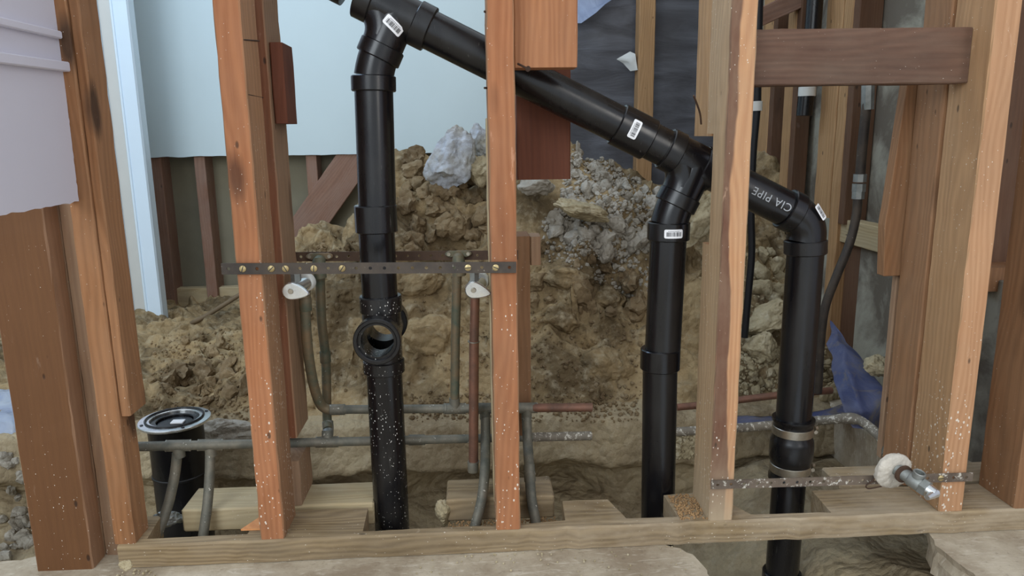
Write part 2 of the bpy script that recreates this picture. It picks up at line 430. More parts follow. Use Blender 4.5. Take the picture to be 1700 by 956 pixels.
def tube(p0, p1, ro, ri, seg=40, bev=.0015):
    p0, p1 = Vector(p0), Vector(p1); d = (p1-p0).normalized()
    bm = bmesh.new()
    L = (p1-p0).length
    prof = [(0, ri+bev), (0, ro-bev), (bev, ro), (L-bev, ro), (L, ro-bev), (L, ri+bev), (L-bev, ri), (bev, ri)]
    u = Vector((0, 0, 1)) if abs(d.z) < .9 else Vector((1, 0, 0)); u = (u-d*u.dot(d)).normalized(); v = d.cross(u)
    rings = [[bm.verts.new(p0+d*t_+(u*math.cos(k*2*math.pi/seg)+v*math.sin(k*2*math.pi/seg))*r) for k in range(seg)] for t_, r in prof]
    for i in range(len(rings)):
        a, b = rings[i], rings[(i+1) % len(rings)]
        for k in range(seg): bm.faces.new((a[k], a[(k+1) % seg], b[(k+1) % seg], b[k]))
    bmesh.ops.recalc_face_normals(bm, faces=bm.faces[:])
    return bm
def boolean(base, ops):
    """base and list of (mode, bmesh) -> resulting bmesh"""
    tmp = []
    def mk(b):
        me = bpy.data.meshes.new('t'); bmesh.ops.recalc_face_normals(b, faces=b.faces[:]); b.to_mesh(me); b.free()
        o = bpy.data.objects.new('t', me); COL.objects.link(o); tmp.append(o); return o
    bo = mk(base)
    for mode, b in ops:
        m = bo.modifiers.new('b', 'BOOLEAN'); m.operation = mode; m.solver = 'EXACT'; m.object = mk(b)
    dg = bpy.context.evaluated_depsgraph_get(); dg.update()
    me = bpy.data.meshes.new_from_object(bo.evaluated_get(dg)); out = bmesh.new(); out.from_mesh(me)
    for o in tmp: bpy.data.objects.remove(o)
    bpy.data.meshes.remove(me)
    return out
def prism(poly, y0, y1, plane='XZ', bev=0):
    """poly of (a,b) extruded; plane XZ extrudes along Y, XY along Z, YZ along X"""
    bm = bmesh.new()
    def P(a, b, c): return (a, c, b) if plane == 'XZ' else ((a, b, c) if plane == 'XY' else (c, a, b))
    A = [bm.verts.new(P(a, b, y0)) for a, b in poly]; B = [bm.verts.new(P(a, b, y1)) for a, b in poly]
    n = len(poly); bm.faces.new(A); bm.faces.new(B[::-1])
    for i in range(n): bm.faces.new((A[i], B[i], B[(i+1) % n], A[(i+1) % n]))
    bmesh.ops.recalc_face_normals(bm, faces=bm.faces[:])
    if bev: bmesh.ops.bevel(bm, geom=bm.edges[:], offset=bev, segments=1, affect='EDGES')
    return bm
def rocky(bm, amp, sc, sd=0):
    for v in bm.verts:
        q = v.co*sc + Vector((sd, sd*.7, -sd))
        v.co += Vector((noise.noise(q), noise.noise(q+Vector((9, 3, 1))), noise.noise(q+Vector((2, 8, 5)))))*amp
    return bm
def ico(r, sub=3): 
    bm = bmesh.new(); bmesh.ops.create_icosphere(bm, subdivisions=sub, radius=r); return bm
def rock_bm(r, sd, sub=3, flat=(1, .85, .7), cuts=9):
    bm = ico(1, sub); rr = random.Random(sd)
    planes = [(Vector((rr.uniform(-1, 1), rr.uniform(-1, 1), rr.uniform(-1, 1))).normalized(), rr.uniform(.52, .85)) for _ in range(cuts)]
    for v in bm.verts:
        for nn, dd in planes:
            k = v.co.dot(nn)-dd
            if k > 0: v.co -= nn*k*.92
        v.co += v.co.normalized()*(noise.noise(v.co*2.3+Vector((sd, 0, 0)))*.16+noise.noise(v.co*6+Vector((0, sd, 0)))*.06)
        v.co = Vector((v.co.x*flat[0], v.co.y*flat[1], v.co.z*flat[2]))*r
    return bm

# ================================================================== GROUND
YE = 1.625        # far edge of the trench (broken slab edge)
def interp(x, tab):
    if x <= tab[0][0]: return tab[0][1]
    for (a, u), (b, v) in zip(tab[:-1], tab[1:]):
        if x <= b: return u+(v-u)*(x-a)/(b-a)
    return tab[-1][1]
YC = 2.3
sil = [(440, 590), (462, 500), (480, 430), (492, 408), (560, 392), (590, 362), (625, 300), (652, 268), (700, 258), (760, 252), (830, 246), (900, 242),
       (950, 243), (1000, 262), (1050, 292), (1095, 320), (1150, 335), (1200, 350), (1250, 385), (1300, 440), (1345, 500), (1385, 560)]
CT = [(V(a, b, YC).x, max(.015, V(a, b, YC).z)) for a, b in sil]
def gauss(x, c, w): return math.exp(-((x-c)/w)**2)
def mound(X, Y):
    c = interp(X*YC/max(Y, 1.9)*.5 + X*.5, CT)
    t = (Y-1.68)/(YC-1.68)
    if t <= 0: return 0
    if t < 1: s = (math.sin(min(t, 1)*math.pi/2)**1.15)*.55 + t*.45
    else: s = max(0, 1-(t-1)*.42)
    z = c*s
    z += .07*gauss(X, -.56, .09)*gauss(Y, 1.95, .22) + .02*gauss(X, -.8, .2)*gauss(Y, 2.2, .3)
    z += .30*gauss(X, .98, .16)*gauss(Y, 2.55, .35)
    return z
def ground():
    nx = 470; x0, x1 = -2.29, .99
    cav = lambda X: max(gauss(X, -.03, .16), .9*gauss(X, -.42, .2), .75*gauss(X, .22, .13), .3)
    rows = []
    NY1, NY2, NY3, NY4 = 46, 50, 190, 40
    vs = []; R = 0
    for i in range(nx+1):
        X = x0+(x1-x0)*i/nx; cv = cav(X); r = max(0, min(1, (X-.4)/.25)); lf = max(0, min(1, (-.62-X)/.15))
        ye = YE + .03*noise.noise(Vector((X*3, 1, 0))) + .012*noise.noise(Vector((X*14, 4, 0)))
        deep = -.30 + .06*lf
        bk = max(0, min(1, (X-.56)/.16)); A = [(.55, deep-.02+.12*r+.10*bk), (.98, deep+.14*r+.13*bk), (1.10, deep+.14*r+.07*bk), (1.32, deep+.02+.15*r), (ye-.14+.10*cv-.05*r, -.26+.15*r),
             (ye+.02+.16*cv*(1-r), -.225+.11*r), (ye+.015+.10*cv*(1-r), -.150+.05*r), (ye-.015, -.105), (ye-.006, -.075), (ye+.004, -.03),
             (ye+.01, -.004), (ye+.03, .002), (1.69, .006)]
        # resample the section
        ds = [0]
        for p, q in zip(A[:-1], A[1:]): ds.append(ds[-1]+math.hypot(q[0]-p[0], q[1]-p[1]))
        colv = []
        n1 = NY1+NY2
        wts = [(.5 if k < 3 else 1.6) for k in range(len(A)-1)]
        cum = [0]
        for k in range(len(A)-1): cum.append(cum[-1]+(ds[k+1]-ds[k])*wts[k])
        for j in range(n1):
            s = cum[-1]*j/n1
            k = max(q for q in range(len(cum)-1) if cum[q] <= s+1e-9)
            f = (s-cum[k])/max(1e-9, cum[k+1]-cum[k])
            colv.append((A[k][0]+(A[k+1][0]-A[k][0])*f, A[k][1]+(A[k+1][1]-A[k][1])*f, 0))
        for j in range(NY3+1):
            Y = 1.69+(3.06-1.69)*j/NY3; colv.append((Y, .006+mound(X, Y), 1))
        for j, (Y, Z, k) in enumerate(colv):
            p = Vector((X, Y, Z))
            cl = min(1, max(0, (Y-1.66)/.12)) if k else 0
            top = 1 if (-.02 < Z and Y < 1.72) else 0
            slabface = gauss(Z, -.045, .04)*gauss(Y, ye, .04) if not k else 0
            a1 = .016+.056*cl; a1 *= (1-.75*slabface)*(1-.6*top)
            a1 *= 1 - .55*max(0, min(1, (-.5-X)/.2))*cl
            a2 = (.009+.026*cl)*(1-.6*slabface)*(1-.5*top)
            q = p*6.5; d1 = Vector((noise.noise(q), noise.noise(q+Vector((7, 1, 3))), noise.noise(q+Vector((1, 9, 5)))*1.2))
            rid = 1-abs(noise.noise(p*13+Vector((3, 3, 3))))*2
            q3 = p*34
            d = d1*a1 + Vector((0, -.3, 1))*(rid-.5)*a2
            d += Vector((noise.noise(q3), noise.noise(q3+Vector((5, 5, 1))), noise.noise(q3+Vector((2, 2, 8)))))*(.0045+.009*cl)*(1-.5*slabface)
            d += Vector((0, -.4, .8))*noise.noise(p*80)*.0028*(1+cl)
            p += d; p.x = min(max(p.x, -2.295), .995); p.y = min(p.y, 3.085); vs.append(p)
        R = len(colv)
    ncut = n1
    def part(j0, j1):
        bm = bmesh.new(); idx = {}
        for i in range(nx+1):
            for j in range(j0, j1): idx[i, j] = bm.verts.new(vs[i*R+j])
        for i in range(nx):
            for j in range(j0, j1-1): bm.faces.new((idx[i, j], idx[i+1, j], idx[i+1, j+1], idx[i, j+1]))
        return bm
    a = part(0, ncut+1); b = part(ncut, R)
    return a, b
bA, bB = ground()
full = bmesh.new(); 
for b in (bA, bB):
    m_ = bpy.data.meshes.new('x'); b.to_mesh(m_); full.from_mesh(m_); bpy.data.meshes.remove(m_)
BVH = BVHTree.FromBMesh(full); full.free()
trench = struct('floor', bA, M['soil'], 180)
heap = obj('dirt_heap', bB, M['dirt'], None, 180)
tag(heap, 'big heap of yellow-brown clay dirt piled behind the wall frame', 'dirt', kind='stuff')
def hit(px, py):
    d = ray(px, py).normalized(); loc, nor, i, dist = BVH.ray_cast(CAMP, d)
    return loc, nor
def drop(x, y):
    loc, nor, i, d_ = BVH.ray_cast(Vector((x, y, 3)), Vector((0, 0, -1))); return loc

# near slab: a broken-edged concrete slab on both sides of the pit
def slab(poly, name, z1=.0, th=.10):
    # densify outline and roughen it
    P = []
    for i, (p, rg) in enumerate(poly):
        q = poly[(i+1) % len(poly)][0]; n = max(1, int(math.dist(p, q)/.012)) if rg else 1
        for k in range(n):
            f = k/n; x = p[0]+(q[0]-p[0])*f; y = p[1]+(q[1]-p[1])*f
            if rg and 0 < k: x += .014*noise.noise(Vector((x*16, y*16, 2))); y += .014*noise.noise(Vector((x*16, y*16, 7)))
            P.append((x, y))
    bm = bmesh.new(); rings = []
    for z, off in ((z1, 0), (z1-.012, 1), (z1-th*.5, 1), (z1-th, 1)):
        rings.append([bm.verts.new((x+off*.008*noise.noise(Vector((x*30, y*30, z*50))), y+off*.008*noise.noise(Vector((x*30, y*30, z*50+9))), z)) for x, y in P])
    n = len(P); f = bm.faces.new(rings[0])
    for a, b in zip(rings[:-1], rings[1:]):
        for i in range(n): bm.faces.new((a[i], b[i], b[(i+1) % n], a[(i+1) % n]))
    bm.faces.new(rings[-1][::-1]); bmesh.ops.recalc_face_normals(bm, faces=bm.faces[:])
    bmesh.ops.triangulate(bm, faces=bm.faces[:])
    return struct(name, bm, M['slab'])
slab([((-2.2, -1.5), 0), ((.27, -1.5), 0), ((.27, .75), 1), ((.345, .93), 1), ((.345, 1.0), 1), ((.33, 1.06), 1), ((.29, 1.095), 1), ((.26, 1.16), 1), ((-.2, 1.165), 1), ((-.62, 1.16), 1), ((-.74, 1.12), 1), ((-2.2, 1.12), 0)], 'floor')
slab([((.72, -1.5), 0), ((1.6, -1.5), 0), ((1.6, 1.2), 0), ((.98, 1.2), 1), ((.86, 1.17), 1), ((.76, 1.10), 1), ((.735, 1.05), 1), ((.745, .97), 1), ((.715, .85), 1)], 'floor', th=.05)

# ================================================================== ROOM BEHIND
YW = 3.0
zc = zof(258, YW, 450)
x_end = V(880, 200, YW).x
# painted drywall with a ragged lower cut
def ragged_panel(x0, x1, y0, y1, z0, z1, amp=.004):
    n = 120; P = [(x0+(x1-x0)*i/n, z0+amp*noise.noise(Vector((i*.35, 1, 0)))+amp*.8*noise.noise(Vector((i*.07, 5, 0)))) for i in range(n+1)]
    return prism(P+[(x1, z1), (x0, z1)], y0, y1)
struct('wall_back', ragged_panel(-2.3, x_end, YW-.0125, YW, zc, 2.5), M['drywall'])
struct('wall_back', box_bm(-2.3, x_end+.1, YW+.088, YW+.105, -.1, zc+.25), M['sheath'])
struct('wall_left', box_bm(-2.32, -2.30, 1.3, YW+.1, -.3, 2.5), M['drywall'])
k = 0
for a, b, w_ in ((252, 300, 'beside the white door casing'), (325, 370, 'second from the white door casing'), (510, 537, 'just left of the leaning brace'), (648, 668, 'behind the black stack, just left of the white chunk'), (690, 718, 'low behind the white chunk')):
    xl = V(a, 300, YW).x
    stud(xl, xl+.042, YW, -.02, zc+.1, M['far'], 'brown far wall stud, ' + w_, name='far_wall_stud', cat='stud', group='studs in the far wall below the cut drywall')
k = beam('bottom_plate', (-1.5, YW+.045, .02), (-.2, YW+.045, .02), .045, .09, M['pale'], 'pale bottom plate of the far wall cavity', 'plate', roll=math.pi/2)
# leaning brace
pb0 = V(470, 430, YW-.03); pb1 = V(620, 215, YW-.03)
beam('diagonal_brace', (pb0.x, YW+.01, pb0.z), (pb1.x, YW+.01, pb1.z), .13, .03, M['far'], 'wide reddish brace board leaning up behind the left black pipe', 'board')
# building paper
xr_far = 1.02
bm = bmesh.new(); n = 60; mm = 40; g = {}
for i in range(n+1):
    for j in range(mm+1):
        x = x_end-.1+(xr_far-x_end+.1)*i/n; z = 0+2.4*j/mm
        g[i, j] = bm.verts.new((x, YW+.045+.014*noise.noise(Vector((x*3, z*7, 0)))+.01*noise.noise(Vector((x*9, z*2, 4))), z))
for i in range(n):
    for j in range(mm): bm.faces.new((g[i, j], g[i+1, j], g[i+1, j+1], g[i, j+1]))
bmesh.ops.solidify(bm, geom=bm.faces[:], thickness=.003)
solo('building_paper', bm, M['paper'], 'wrinkled blue-black building paper hung behind the pale rear stud', 'paper', smooth=180)
# torn flap of paper (two pieces)
def flap(px, Y0, curl, mat, label, name):
    P = [V(a, b, Y0) for a, b in px]; bm = bmesh.new()
    vs = [bm.verts.new((p.x, p.y-c, p.z)) for p, c in zip(P, curl)]; c0 = sum((v.co for v in vs), Vector())/len(vs)
    cc = bm.verts.new(c0-Vector((0, .012, 0)))
    for i in range(len(vs)): bm.faces.new((vs[i], vs[(i+1) % len(vs)], cc))
    bmesh.ops.subdivide_edges(bm, edges=bm.edges[:], cuts=3, use_grid_fill=True)
    for v in bm.verts: v.co.y += .008*noise.noise(v.co*20)
    bmesh.ops.solidify(bm, geom=bm.faces[:], thickness=.0015)
    bmesh.ops.recalc_face_normals(bm, faces=bm.faces[:])
    return solo(name, bm, mat, label, 'paper', smooth=60)
flap([(1024, 98), (1044, 87), (1050, 92), (1054, 118), (1044, 119), (1034, 105)], YW+.02, [.0, .03, .05, .05, .03, .01], M['white_pl'], 'small pale torn flap curling off the dark building paper', 'torn_paper_flap')
flap([(955, -5), (1028, -8), (1000, 12), (985, 26), (962, 42), (940, 40)], YW+.02, [.0, .02, .06, .07, .05, .01], plastic('bluish_paper_back', (128, 140, 166), (156, 168, 192), 1, .4), 'pale bluish curled sheet at the top of the building paper', 'curled_sheet')
xa = V(1056, 200, YW-.02).x
stud(xa, xa+.062, YW-.045, 0, 2.4, M['rearstud'], 'pale stud standing alone against the dark building paper', name='rear_stud', d=.07)
beam('bottom_plate', (xa+.1, YW, .28), (xr_far, YW, .28), .06, .09, M['reardark'], 'dark plate at the foot of the building paper', 'plate', roll=math.pi/2)

# right side wall: studs with their edge to the room, stucco behind them
XR = .95
def kx(px, py=250): d = ray(px, py); return XR/(d.x/d.y)
struct('wall_right', rocky(box_bm(XR+.062, XR+.08, 1.39, YW+.1, -.1, 2.5), 0, 1), M['stucco'])
def side_stud(px0, px1, mat, label, z0=0, z1=2.4, grp=None, dx=.045, py=250, X0=XR):
    y0 = kx(px1, py); y1 = kx(px0, py)
    return beam('side_wall_stud', (X0+dx/2, (y0+y1)/2, z0), (X0+dx/2, (y0+y1)/2, z1), dx, y1-y0, mat, label, 'stud', grp)
side_stud(1357, 1383, M['rearstud'], 'wide tan stud of the right side wall, ending at the fire block', z0=W(1375, 362, XR).z)
side_stud(1385, 1399, M['rearstud'], 'narrow tan stud doubled against the wide one in the right side wall', z0=.02)
y_near = kx(1399); 
beam('side_wall_stud', (XR+.030, y_near-.017, W(1410, 375, XR).z), (XR+.030, y_near-.017, 2.4), .06, .03, M['reardark'], 'dark brown stud face in front of the doubled tan studs', 'stud')
side_stud(1296, 1309, M['rearstud'], 'slim tan stud edge right of the right front stud, second from the doubled ones')
beam('side_wall_stud', (XR+.0235, kx(1309)-.015, 0), (XR+.0235, kx(1309)-.015, 2.4), .044, .03, M['reardark'], 'dark brown stud face beside the slim tan edge', 'stud')
side_stud(1256, 1272, M['rearstud'], 'furthest slim tan stud edge, just right of the right front stud')
beam('side_wall_stud', (XR+.0235, kx(1272)-.015, 0), (XR+.0235, kx(1272)-.015, 2.4), .044, .03, M['reardark'], 'dark brown stud face at the far end of the right side wall', 'stud')
struct('wall_right', box_bm(1.16, 2.4, 1.39, 1.43, -.1, 2.5), M['sheath'])
struct('wall_right', box_bm(1.75, 1.79, -1.5, 1.39, -.1, 2.5), M['drywall_w'])
# blocking in the side wall
q0 = W(1386, 370, XR); q1 = W(1474, 395, XR)
beam('wall_blocking', (XR+.030, q0.y, q0.z-.018), (XR+.030, q1.y-.15, q0.z-.018), .06, .04, M['pale'], 'dusty fire block between studs of the right side wall', 'block')
# sheathing board and concrete stem behind, below blocking
bm = box_bm(XR+.075, XR+.095, kx(1411)-.02, kx(1411)-.0, 0, .4)
bm.free()
y1_ = kx(1384, 500)*1.03; y2_ = kx(1421, 500)*1.03
solo('sheathing_board', box_bm(XR+.030, XR+.040, y2_, y1_, .0, q0.z-.04, .002), M['reardark'], 'brown sheathing board below the fire block', 'board')
solo('cement_board', rocky(box_bm(XR+.026, XR+.040, 1.25, y2_-.006, .0, q0.z-.04, .002), .002, 20), M['stucco'], 'grey cement panel below the fire block, left of the big right stud', 'panel')
solo('ground_ledge', rocky(box_bm(.86, XR+.1, 1.22, 1.75, -.12, .012, .006), .012, 14), M['slab'], 'pale dusty concrete footing at the foot of the right side wall', 'footing')
# diagonal brace high right
pa = V(1262, 30, 2.2); pc = V(1350, -12, 2.2)
beam('diagonal_brace', (pa.x-.05, 2.2, pa.z-.02), (pc.x+.1, 2.2, pc.z+.045), .05, .04, M['far'], 'small brown brace rising behind the purple-brown header block', 'board')
# black vent pipe in the back
pv = V(1356, 60, 2.0)
r_ = thing('vent_pipe', (pv.x, 2.0, V(1346, 192, 2.0).z), 'old black vent pipe with a pale band hanging behind the header block', 'pipe')
put('pipe', sweep([(pv.x-.02, 2.0, V(1346, 192, 2.0).z), (pv.x-.012, 2.0, pv.z), (pv.x, 2, 2.3)], .021), M['abs'], r_, 40)
zb = V(1346, 152, 2.0).z
put('band', sweep([(pv.x-.0165, 2.0, zb-.012), (pv.x-.0165, 2.0, zb+.012)], .0225), M['white_pl'], r_, 40)
# black hose behind right stud
P = [V(1257, 178, 1.75), V(1250, 260, 1.75), V(1247, 350, 1.75), V(1248, 420, 1.75), V(1243, 480, 1.75), V(1236, 560, 1.75)]
r_ = thing('black_hose', P[-1], 'thin black hose hanging beside the right front stud', 'hose')
put('hose', sweep(spline(P), .0085), M['hose'], r_, 60)
put('fitting', sweep([V(1256, 184, 1.75), V(1256.5, 168, 1.75)], .013), M['white_pl'], r_, 40)
put('upper_hose', sweep([V(1256.5, 168, 1.75), V(1258, 60, 1.75), V(1262, -60, 1.75)], .010), M['hose'], r_, 40)

# far door casing, left
cx = G(254, 537, 0)
Yc = 2.72; xl = V(241, 535, Yc).x; xr = V(273, 535, Yc).x
root = thing('door_casing', ((xl+xr)/2, Yc, 0), 'white painted door casing beside the mint drywall, far left', 'trim')
put('casing_board', prism([(xl+.012, Yc-.006), (xr, Yc-.02), (xr+.004, Yc-.012), (xr+.004, Yc+.03), (xl+.012, Yc+.03)], 0, 2.4, 'XY'), M['casing'], root)
put('door_jamb', box_bm(xl-.032, xl+.016, Yc-.002, Yc+.06, 0, 2.4, .001), plain('grey_white_paint', (206, 206, 200), .5, .08, 8, .05), root)
put('casing_edge', box_bm(xl+.010, xl+.018, Yc-.012, Yc+.0, 0, 2.4, .002), M['casing'], root)
put('stop_bead', box_bm(xl-.04, xl-.032, Yc-.012, Yc+.04, 0, 2.4, .001), M['casing'], root)
struct('wall_left', box_bm(xl-.9, xl-.04, Yc+.0, Yc+.06, -.1, 2.4), M['drywall_w'])
P = [V(270, 528, 2.6), V(282, 538, 2.6), V(305, 541, 2.6), V(335, 528, 2.6), V(365, 510, 2.65), V(400, 488, 2.7), V(430, 470, 2.7)]
solo('ground_hose', sweep(spline(P), .008), M['cable'], 'thin brown hose lying along the foot of the far wall', 'hose', smooth=60)

# ================================================================== WALL FRAME, FRONT ROW
YF = 1.083; DP = .09; ZP = .04; ZT = 1.35
# notched sill plate
B = YF+DP; N_ = 1.100
def gx(px): return G(px, 880, ZP).x
XA = [(-.566, B), (-.535, B), (-.528, N_), (-.372, N_+.002), (-.368, B), (-.190, B), (-.188, N_-.004), (.062, N_-.002), (.140, N_+.004), (.143, B-.004), (.222, B-.004), (.241, N_+.002),
      (.326, N_+.002), (.322, B+.004), (.405, B+.004), (.448, N_-.002), (.582, N_-.004), (.585, B), (1.25, B)]
def plate_bm():
    P = []
    for (a, b), (c, d) in zip(XA[:-1], XA[1:]):
        n = max(1, int(math.hypot(c-a, d-b)/.02))
        for k in range(n):
            f = k/n; P.append((a+(c-a)*f, b+(d-b)*f+.0015*noise.noise(Vector((a*30+k, 3, 1)))))
    P.append(XA[-1])
    bm = bmesh.new(); n = 90
    Fr = [(1.25-(1.25+.566)*i/n, YF+.002*noise.noise(Vector((i*.3, 0, 0)))+(.0035*noise.noise(Vector((i*.9, 2, 0))) if i < 60 else 0)) for i in range(n+1)]
    out = P+Fr
    def zt(x): return ZP+.0025*noise.noise(Vector((x*9, 1, 1)))
    T = [bm.verts.new((x, y, zt(x))) for x, y in out]
    fr = set(range(len(P), len(out)))
    T2 = [bm.verts.new((x, y-(.0025 if i in fr else -.001), zt(x)-.003)) for i, (x, y) in enumerate(out)]
    Mi = [bm.verts.new((x, y-(.0022+.002*noise.noise(Vector((x*40, 1, 8))) if i in fr else 0), ZP*.45+.004*noise.noise(Vector((x*25, 2, 2))))) for i, (x, y) in enumerate(out)]
    Bo = [bm.verts.new((x, y, .001+.001*noise.noise(Vector((x*9, 1, 1))))) for x, y in out]
    m = len(out); bm.faces.new(T)
    for A_, B_ in ((T, T2), (T2, Mi), (Mi, Bo)):
        for i in range(m): bm.faces.new((A_[i], B_[i], B_[(i+1) % m], A_[(i+1) % m]))
    bm.faces.new(Bo[::-1]); bmesh.ops.recalc_face_normals(bm, faces=bm.faces[:])
    # length of the board along local Z for the grain
    rot = Matrix.Rotation(math.radians(-90), 4, 'Y')   # world x -> local z
    bmesh.ops.transform(bm, matrix=rot, verts=bm.verts)
    o = obj('sill_plate', bm, M['plate'], None); o.matrix_world = rot.inverted()
    return tag(o, 'long dusty notched sill plate running across under the front studs', 'plate')
plate_bm()

xs = lambda px, py, Y=YF: V(px, py, Y).x
L_ = stud(-.346, -.309, YF, ZP, ZT, M['orange'], 'orange-brown front stud left of the black pipes, crossed by the strap', d=.078)
xcl, xcr = xs(824, 880), xs(864, 880)
C_ = stud(xcl, xcr, YF, ZP, ZT, M['orange'], 'orange centre stud dotted with nail holes, standing in front of the diagonal pipe')
xrl, xrr = xs(1177, 862), xs(1216, 862)
R_ = stud(xrl, xrr, YF, ZP, ZT, M['tan_dusty'], 'tan right front stud with a purple-red stain, in front of the second wye',
          notches=[(zof(405, 1.15, 1190)-ZP, zof(222, 1.15, 1190)-ZP, .058)])
x2l, x2r = G(1557, 848, ZP).x, G(1597, 847, ZP).x
R2_ = stud(x2l, x2r, YF, ZP, ZT, M['tan'], 'broad tan corner stud at the right, speckled white near its foot')
stud(.888, .96, YF, ZP, ZT, M['brown'], 'brown stud at the right edge of the picture')
# left cluster
G0 = G(153, 942, .0)
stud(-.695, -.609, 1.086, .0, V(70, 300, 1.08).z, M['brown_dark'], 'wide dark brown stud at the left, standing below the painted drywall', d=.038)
stud(-.650, -.609, 1.126, .0, ZT, M['grey'], 'brown stud set edge-on behind the wide dark one', d=.09)
stud(-.6085, -.5805, 1.125, .0, ZT, M['grey'], 'narrow reddish stud recessed between the dark and the notched left studs', d=.05)
s2l, s2r = G(199, 896, ZP).x, G(229, 897, ZP).x
stud(s2l-.002, s2r, YF+.004, ZP, ZT, M['lefty'], 'tall notched stud at the left, nearest the round floor drain', d=.05)
zb2 = V(250, 690, 1.09).z
beam('nailed_scab', (s2r+.0075, YF+.036, zb2), (s2r+.0075, YF+.036, ZT), .014, .056, M['lefty'], 'thin scab board on the notched left stud, ending above the copper pipe', 'board', topcut=0)

# nails and staples are parts of the stud they are driven in
def nail(parent, p, q, r=.0016, head=True, mat='nail'):
    p, q = Vector(p), Vector(q); d = (q-p).normalized()
    pts = [p, q]; rr = [r, r]
    if head: pts += [q, q+d*.0015]; rr += [r*2.6, r*2.6]
    b = sweep(pts, rr, 10)
    m = parent.matrix_world.inverted()
    bmesh.ops.transform(b, matrix=m, verts=b.verts)
    return obj('nail', b, M[mat], parent, 40)
bpy.context.view_layer.update()
for o in bpy.data.objects:
    pass
nail(C_, V(818, 24, YF+.03), V(804, 19, YF+.02), head=False); nail(C_, V(818, 146, YF+.03), V(804, 146, YF+.02), head=False)
nail(C_, V(860, 106, 1.10), V(876, 114, 1.08)); 
for a, b in (((404, 66), (430, 68)), ((411, 157), (436, 162))):
    nail(L_, V(a[0], a[1], YF+.006), V(b[0], b[1], 1.165), .0011, head=False)
b = sweep(spline([V(1164, 206, 1.17), V(1162, 188, 1.16), V(1156, 170, 1.15), V(1152, 160, 1.14)]) + [V(1152, 160, 1.14), V(1151.5, 158.5, 1.139)], .0015, 10)
bmesh.ops.transform(b, matrix=R_.matrix_world.inverted(), verts=b.verts); obj('nail', b, M['nail'], R_, 40)

# left painted drywall, on a wall coming towards the camera
XD = -.556
def dz(py, px): return W(px, py, XD)
a = W(131, 334, XD); b = W(0, 358, XD); e = W(107, -40, XD); f1 = W(118, 108, XD); f2 = W(105, 118, XD)
y_near = b.y-.30; zlo = a.z; dzdy = (b.z-a.z)/(b.y-a.y)
poly = []
n = 40
for i in range(n+1):
    y = y_near+(a.y-y_near)*i/n; poly.append((y, a.z+(y-a.y)*dzdy+.003*noise.noise(Vector((i*.8, 0, 0)))))
for i in range(1, n):
    f = i/n; poly.append((a.y+(f2.y-a.y)*f+.002*noise.noise(Vector((i*.9, 3, 0))), a.z+(f2.z-a.z)*f))
poly += [(f2.y, f2.z), (f1.y, f1.z)]
for i in range(1, 20): poly.append((f1.y+(e.y-f1.y)*i/20+.003*noise.noise(Vector((i*.5, 9, 0))), f1.z+(e.z-f1.z)*i/20))
poly += [(e.y, 1.4), (y_near, 1.4)]
root = thing('painted_drywall_panel', (XD, a.y, a.z), 'lavender-white painted drywall piece with moulding, top left corner', 'drywall')
put('panel', prism(poly, XD-.0125, XD, 'YZ'), M['drywall_w'], root)
put('torn_edge', sweep([Vector((XD-.006, p[0]+.001, p[1])) for p in poly[n:2*n]], .004, 6), M['gyp'], root)
def mould(pa, pb, h, th):
    A = W(*pa, XD); Bq = W(*pb, XD); d = (A.z-Bq.z)/(A.y-Bq.y); y0 = A.y-.28
    P = [(y0, A.z+(y0-A.y)*d), (Bq.y, Bq.z), (Bq.y, Bq.z-h), (y0, A.z-h+(y0-A.y)*d)]
    return prism(P, XD-.001, XD+th, 'YZ', .0015)
put('moulding', mould((0, 30), (93, 52), .010, .008), M['drywall_w'], root)
put('moulding', mould((0, 88), (117, 105), .013, .010), M['drywall_w'], root)

# ================================================================== REAR ROW
YR = 1.19
xe = G(502, 838, ZP).x
ztop = V(500, 765, YR).z; zcut = V(495, 727, YR).z
stud(xe-.038, xe, YR, zcut, ZT, M['rearmix'], 'grey-tan rear stud doubled behind the left front stud, cut off above the copper pipe')
stud(xe-.038, xe, YR, ZP, ztop, M['grey'], 'short stud foot left on the rear sill below the copper pipe', name='stud_stub')
pA = V(456, 140, 1.2); 
za, zb_ = V(470, 205, 1.2).z, V(465, 70, 1.2).z
beam('nailed_block', (xe+.011, 1.235, za), (xe+.011, 1.235, zb_), .019, .07, M['red'], 'small reddish block nailed to the right side of the rear stud, near the top', 'block')
# rear sill pieces
def rsill(x0, x1, y0, y1, z0, z1, mat, label, roll=0):
    bm = rocky(box_bm(x0, x1, y0, y1, z0, z1, .003), 0, 1)
    bmesh.ops.subdivide_edges(bm, edges=[e for e in bm.edges if abs(e.verts[0].co.x-e.verts[1].co.x) > .03], cuts=8)
    rocky(bm, .0015, 30, x0*10)
    rot = Matrix.Rotation(math.radians(-90), 4, 'Y'); c = Vector(((x0+x1)/2, (y0+y1)/2, z0))
    bmesh.ops.translate(bm, verts=bm.verts, vec=-c); bmesh.ops.transform(bm, matrix=rot, verts=bm.verts)
    o = obj('sill_block', bm, mat, None); o.matrix_world = Matrix.Translation(c) @ rot.inverted()
    return tag(o, label, 'block')
rsill(G(303, 843, ZP).x, G(618, 845, ZP).x, YR, 1.272, -.002, ZP, M['pale'], 'pale dusty rear sill block left of the first black pipe')
rsill(G(741, 826, ZP).x, G(921, 826, ZP).x, YR, 1.268, -.002, ZP, M['plate'], 'grey-topped rear sill block behind the foot of the centre stud')
rsill(.645, 1.02, YR, 1.262, -.002, ZP, M['plate'], 'rear sill block at the right, behind the plaster-crusted valve')
